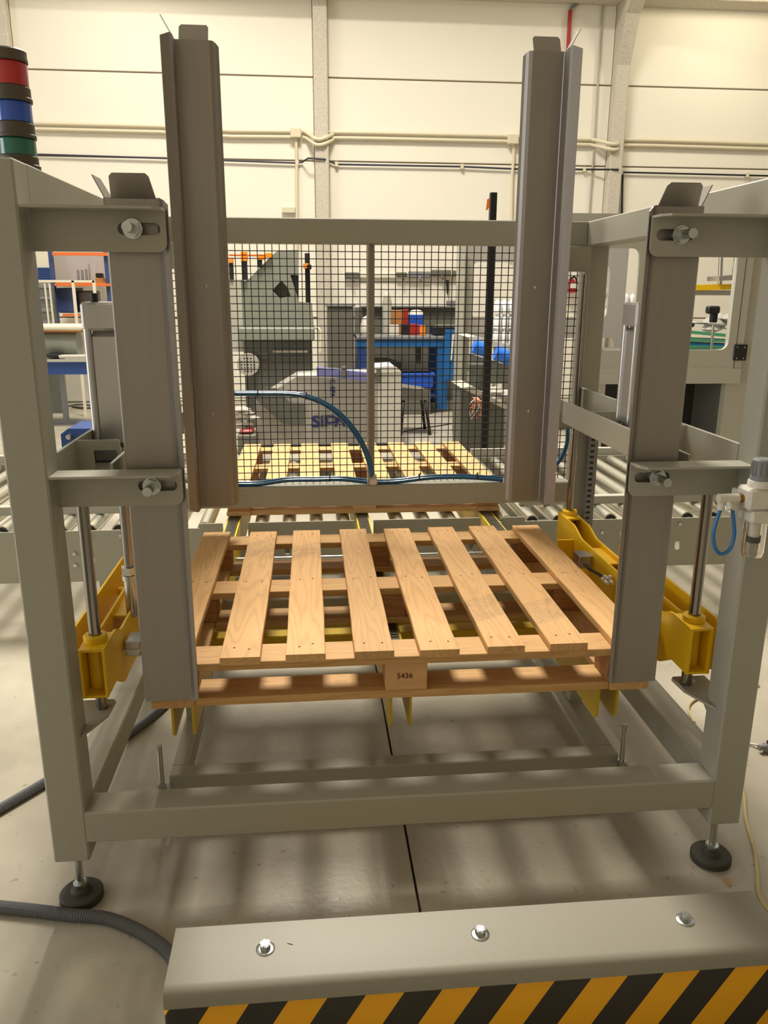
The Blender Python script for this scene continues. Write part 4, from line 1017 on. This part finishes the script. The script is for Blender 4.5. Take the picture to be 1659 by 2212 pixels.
for i in range(10):
    s_ = at(1024+rn.uniform(-4, 10), 858, 4.5); e_ = at(1018+rn.uniform(-6, 22), 890+rn.uniform(-8, 16), 4.5); m_ = (s_+e_)/2+Vector((rn.uniform(-.06, .06), -.03, .02))
    (wr if i % 2 else wr2).tube(spline([s_, m_, e_], 5), .003, 5)
obj('white_wires', wr, WHITEP, cb, kind='stuff'); obj('orange_wires', wr2, ORANGE, cb, kind='stuff')
fb = MB(); rn = random.Random(8)
for i in range(10):
    p = at(1062+rn.uniform(-2, 34), 858+rn.uniform(-8, 8), 4.56); fb.lathe((p.x, 4.62+rn.uniform(-.05, .05), p.z+.03), [(0, -.03), (.05+.03*rn.random(), -.01), (.04, .02), (0, .03)], 8)
solo('plastic_film', fb, FILM, 'crumpled clear plastic film on the grey switch box', 'film')
solo('low_beam', MB().box(at(1022, 985, 3.2).x, at(1110, 985, 3.2).x+.5, 3.2, 3.3, .0, .30, .004), GREY, 'low grey beam on the floor behind the waiting pallet', 'beam')
# pack of bottles (a palletised block behind the mesh)
bt_m = None; NB = 0
for r in range(3):
    for i in range(5):
        for j in range(2):
            x = at(1076, 700, 6.2).x+i*.068; y = 6.2+j*.068; z = at(1080, 742, 6.2).z+r*.14
            if bt_m is None:
                o = obj('plastic_bottle', MB().lathe((0, 0, 0), [(0, 0), (.031, .001), (.033, .01), (.031, .05), (.033, .085), (.02, .115), (.012, .122), (.012, .137), (0, .138)], 14), BOTTLE, loc=(x, y, z)); bt_m = o.data
            else: o = obj('plastic_bottle', None, None, loc=(x, y, z), mesh=bt_m)
            tag(o, 'clear plastic bottle in the packed block on the covered table', 'bottle', 'clear bottles packed behind the mesh')
zb_ = at(1080, 742, 6.2).z
bs_ = thing('bottle_stand', 'white stand carrying the block of clear bottles', 'stand', (at(1090, 800, 6.2).x, 6.25, 0))
xa = at(1068, 742, 6.2).x; obj('top', MB().box(xa-.02, xa+.4, 6.15, 6.33, zb_-.03, zb_), WHITEP, bs_)
for x in (xa, xa+.35): obj('leg', MB().box(x, x+.03, 6.2, 6.23, 0, zb_-.03), GREY, bs_)

# ------------------------------------------------------------------ glazed machine cells on the right
def cellpanel(name, outer, holes, Y, t, m, lab, cat='panel'):
    th = thing(name, lab, cat, (outer[0][0], Y, 0)); return th
CY = 4.4
ce = thing('machine_cell', 'grey machine enclosure with rounded window openings behind the right post', 'machine', (at(1500, 900, CY).x, CY, 0))
xr = at(1612, 700, CY).x; xl = at(1292, 800, CY).x; ztp = at(1450, 463, CY).z
xw0 = at(1300, 650, CY).x; xw1 = at(1374, 650, CY).x; xw2 = at(1408, 650, CY).x; xw3 = at(1584, 650, CY).x
zw0 = at(1450, 756, CY).z; zw1 = at(1450, 537, CY).z; zr0 = at(1450, 826, CY).z; zmid = at(1450, 797, CY).z
out = [(xl, zr0), (xr+.0, zr0), (xr, ztp), (xl, ztp)]
obj('front_panel', MB().holed(out, [rrect(xw0, xw1, zw0, zw1, .05), rrect(xw2, xw3, zw0, zw1, .06)], 'xz', CY, CY+.03), GREY2, ce)
obj('top_rail', MB().box(at(1215, 480, CY).x, xl, CY, CY+.05, at(1300, 526, CY).z, ztp), GREY2, ce)
obj('lower_rail', MB().box(xl, xr, CY-.01, CY+.05, zr0-.01, zmid), GREY2, ce)
obj('right_post', MB().box(xr-.09, xr+.12, CY+.03, CY+.12, 0, ztp), GREY2, ce)
obj('left_post', MB().box(xl, xl+.08, CY+.031, CY+.1, 0, zr0), GREY2, ce)
obj('interior_shade', MB().box(xl+.1, xr-.1, CY+.5, CY+.52, .0, zr0), DARK, ce)  # dark sheet standing in for the shade inside the cell opening
obj('side_sheet', MB().box(xr-.11, xr-.09, CY+.1, CY+.5, .05, zr0-.02), SAWD, ce)
obj('light_block', MB().box(xl+.08, xr-.09, CY+.03, CY+.52, zr0, zr0+.01), DARK, ce)  # added lid that keeps light from above out of the cell interior
hn = obj('hinge', pbox(MB(), 1586, 744, 1614, 779, CY-.012, .012, .003), BLACK, ce)
sc = MB()
for px, py in ((1593, 750), (1609, 750), (1591, 774), (1606, 774)):
    c = at(px, py, CY-.012); sc.lathe((c.x, CY-.012, c.z), [(0, -.003), (.006, -.002), (.0065, 0)], 8, 'y')
obj('hinge_screws', sc, STEEL, hn, kind='stuff')
obj('door_seam', MB().box(at(1602, 650, CY).x-.002, at(1602, 650, CY).x+.002, CY-.0015, CY, zmid, ztp), DARK, ce)
# conveyor with green belts and bottle guides inside the cell
gy = 5.2
gc = thing('bottle_conveyor', 'bottle conveyor with green rails and black guide clamps inside the cell', 'conveyor', (at(1530, 760, gy).x, gy, 0))
for k, (pts_, m_) in enumerate((([(1470, 712), (1600, 724), (1600, 731), (1470, 719)], GREEN), ([(1470, 730), (1600, 736), (1600, 740), (1470, 738)], GREEN), ([(1470, 741), (1600, 745), (1600, 749), (1470, 746)], BLUEP), ([(1470, 746), (1600, 749), (1600, 754), (1470, 754)], GREEN))):
    obj('guide_rail', MB().prism(pxy(pts_, gy-.02*k), 'xz', gy-.02*k, gy-.02*k+.3), m_, gc)
obj('bed', MB().box(xw1, xw3+.4, gy-.1, gy+.4, at(1500, 765, gy).z-.12, at(1500, 757, gy).z), SAWD, gc)
for x in (xw1+.1, xw3+.3): obj('leg', MB().box(x, x+.06, gy, gy+.06, 0, at(1500, 757, gy).z-.05), GREY, gc)
p = at(1545, 666, gy-.2); e_ = at(1536, 760, gy-.2)
obj('guide_rod', MB().cyl(e_, at(1541, 700, gy-.2), .0115, 10), STEEL, gc)
obj('guide_clamp', pbox(MB(), 1530, 661, 1557, 678, gy-.23, .06, .012), BLACK, gc); obj('guide_clamp', pbox(MB(), 1538, 677, 1551, 697, gy-.22, .05, .006), BLACK, gc)
obj('guide_clamp', pbox(MB(), 1484, 697, 1502, 707, gy-.2, .06, .012), BLACK, gc); obj('guide_clamp', pbox(MB(), 1480, 726, 1492, 747, gy-.2, .06, .006), BLACK, gc)
obj('cross_rod', MB().cyl(at(1484, 696, gy-.1), at(1590, 704, gy-.1), .008, 8), STEEL, gc)
fb = MB(); rn = random.Random(12)
for i in range(16):
    p = at(1535+rn.uniform(-4, 54), 696+rn.uniform(-12, 18), gy+.5); fb.lathe((p.x, gy+.5+rn.uniform(-.06, .06), p.z), [(0, -.045), (.07+.03*rn.random(), -.01), (.05, .03), (0, .045)], 7)
solo('plastic_film', fb, FILM, 'heap of clear plastic film inside the right window of the cell', 'film')
gy2 = 6.4
gp = thing('press_gantry', 'yellow press beam with steel rods seen through the right window', 'press', (at(1540, 760, gy2).x, gy2, 0))
obj('yellow_beam', MB().prism(pxy([(1470, 616), (1610, 613), (1610, 625), (1470, 628)], gy2), 'xz', gy2, gy2+.25), YEL, gp)
obj('under_beam', pbox(MB(), 1490, 627, 1610, 638, gy2+.02, .2), BOXG, gp)
obj('column', MB().box(at(1510, 700, gy2).x, at(1525, 700, gy2).x, gy2+.3, gy2+.4, 0, at(1520, 520, gy2).z), BOXG, gp)
obj('column', MB().box(at(1612, 700, gy2).x, at(1630, 700, gy2).x, gy2+.05, gy2+.15, 0, at(1520, 600, gy2).z), BOXG, gp)
for x in (1559, 1591): obj('steel_rod', MB().cyl(at(x, 520, gy2+.1), at(x-4, 614, gy2+.1), .022, 14), STEEL, gp)
obj('clevis', MB().cyl(at(1590, 577, gy2+.1), at(1588, 594, gy2+.1), .035, 14), STEEL, gp)
obj('plate', MB().prism(pxy([(1548, 597), (1600, 592), (1600, 604), (1548, 607)], gy2), 'xz', gy2-.05, gy2+.2), ALU, gp)
wp = thing('rear_guard', 'grey guard panel with rounded windows further back inside the cell', 'panel', (at(1340, 900, 6.0).x, 6.0, 0))
ya = 6.05
o1 = [(at(1000, 700, ya).x, .0), (at(1380, 700, ya).x, .0), (at(1380, 700, ya).x, at(1300, 530, ya).z), (at(1000, 700, ya).x, at(1000, 520, ya).z)]
zz0 = at(1330, 690, ya).z; zz1 = at(1330, 565, ya).z
h1 = rrect(at(1038, 650, ya).x, at(1180, 650, ya).x, zz0, zz1, .05); h2 = rrect(at(1200, 650, ya).x, at(1346, 650, ya).x, zz0, zz1, .06)
h3 = [(at(1026, 900, ya).x, .08), (at(1346, 900, ya).x, .08), (at(1346, 900, ya).x, at(1300, 735, ya).z), (at(1026, 900, ya).x, at(1300, 735, ya).z)]
h3.reverse()
obj('panel', MB().holed(o1, [h1, h2, h3], 'xz', ya+.4, ya+.43), BOXG, wp)
obj('edge_post', MB().box(at(1000, 700, ya).x, at(1014, 700, ya).x, ya+.3, ya+.4, 0, at(1000, 520, ya).z), GREY2, wp)
obj('blue_strip', pbox(MB(), 1290, 753, 1330, 757, ya+.2, .05), BLUEC, wp)
cb_ = solo('white_tray', pbox(MB(), 1300, 622, 1344, 630, 6.9, .3), WHITEP, 'white tray above the clear bottles behind the rear guard', 'tray')
tr_ = obj('tray_leg', MB().box(at(1330, 630, 6.9).x, at(1330, 630, 6.9).x+.04, 7.1, 7.14, 0, at(1330, 630, 6.9).z), GREY, cb_)
for i in range(6):
    for r in range(2):
        x = at(1300, 690, 6.9).x+i*.068; z = at(1320, 690, 6.9).z+r*.14
        o = obj('plastic_bottle', None, None, loc=(x, 6.95, z), mesh=bt_m); tag(o, 'clear plastic bottle in the rows under the white tray', 'bottle', 'clear bottles under the white tray')
xa = at(1300, 690, 6.9).x; zb_ = at(1320, 690, 6.9).z; bs2 = thing('bottle_stand', 'grey stand under the bottles below the white tray', 'stand', (xa+.2, 6.95, 0))
obj('top', MB().box(xa-.06, xa+.42, 6.88, 7.02, zb_-.03, zb_), GREY, bs2)
for x in (xa, xa+.36): obj('leg', MB().box(x, x+.03, 6.93, 6.96, 0, zb_-.03), GREY, bs2)
# fire extinguisher on the wall
fe = thing('fire_extinguisher', 'red fire extinguisher hanging on the wall behind the right tall guide', 'extinguisher', at(1232, 620, 8.9))
p = at(1233, 633, 8.88); q = at(1233, 606, 8.88); r_ = .085
obj('cylinder', MB().lathe((p.x, 8.88, p.z), [(0, 0), (r_, .01), (r_, (q.z-p.z)*.8), (r_*.5, (q.z-p.z)), (.02, (q.z-p.z)+.03), (0, (q.z-p.z)+.03)], 18), RED, fe)
obj('hose', MB().tube(spline([at(1230, 604, 8.82), at(1237, 599, 8.82), at(1243, 600, 8.82), at(1246, 612, 8.82), at(1244, 628, 8.84)], 5), .012, 7), BLACK, fe)
obj('label', MB().box(p.x-.05, p.x+.05, 8.79, 8.797, p.z+.06, p.z+.12), WHITEP, fe)
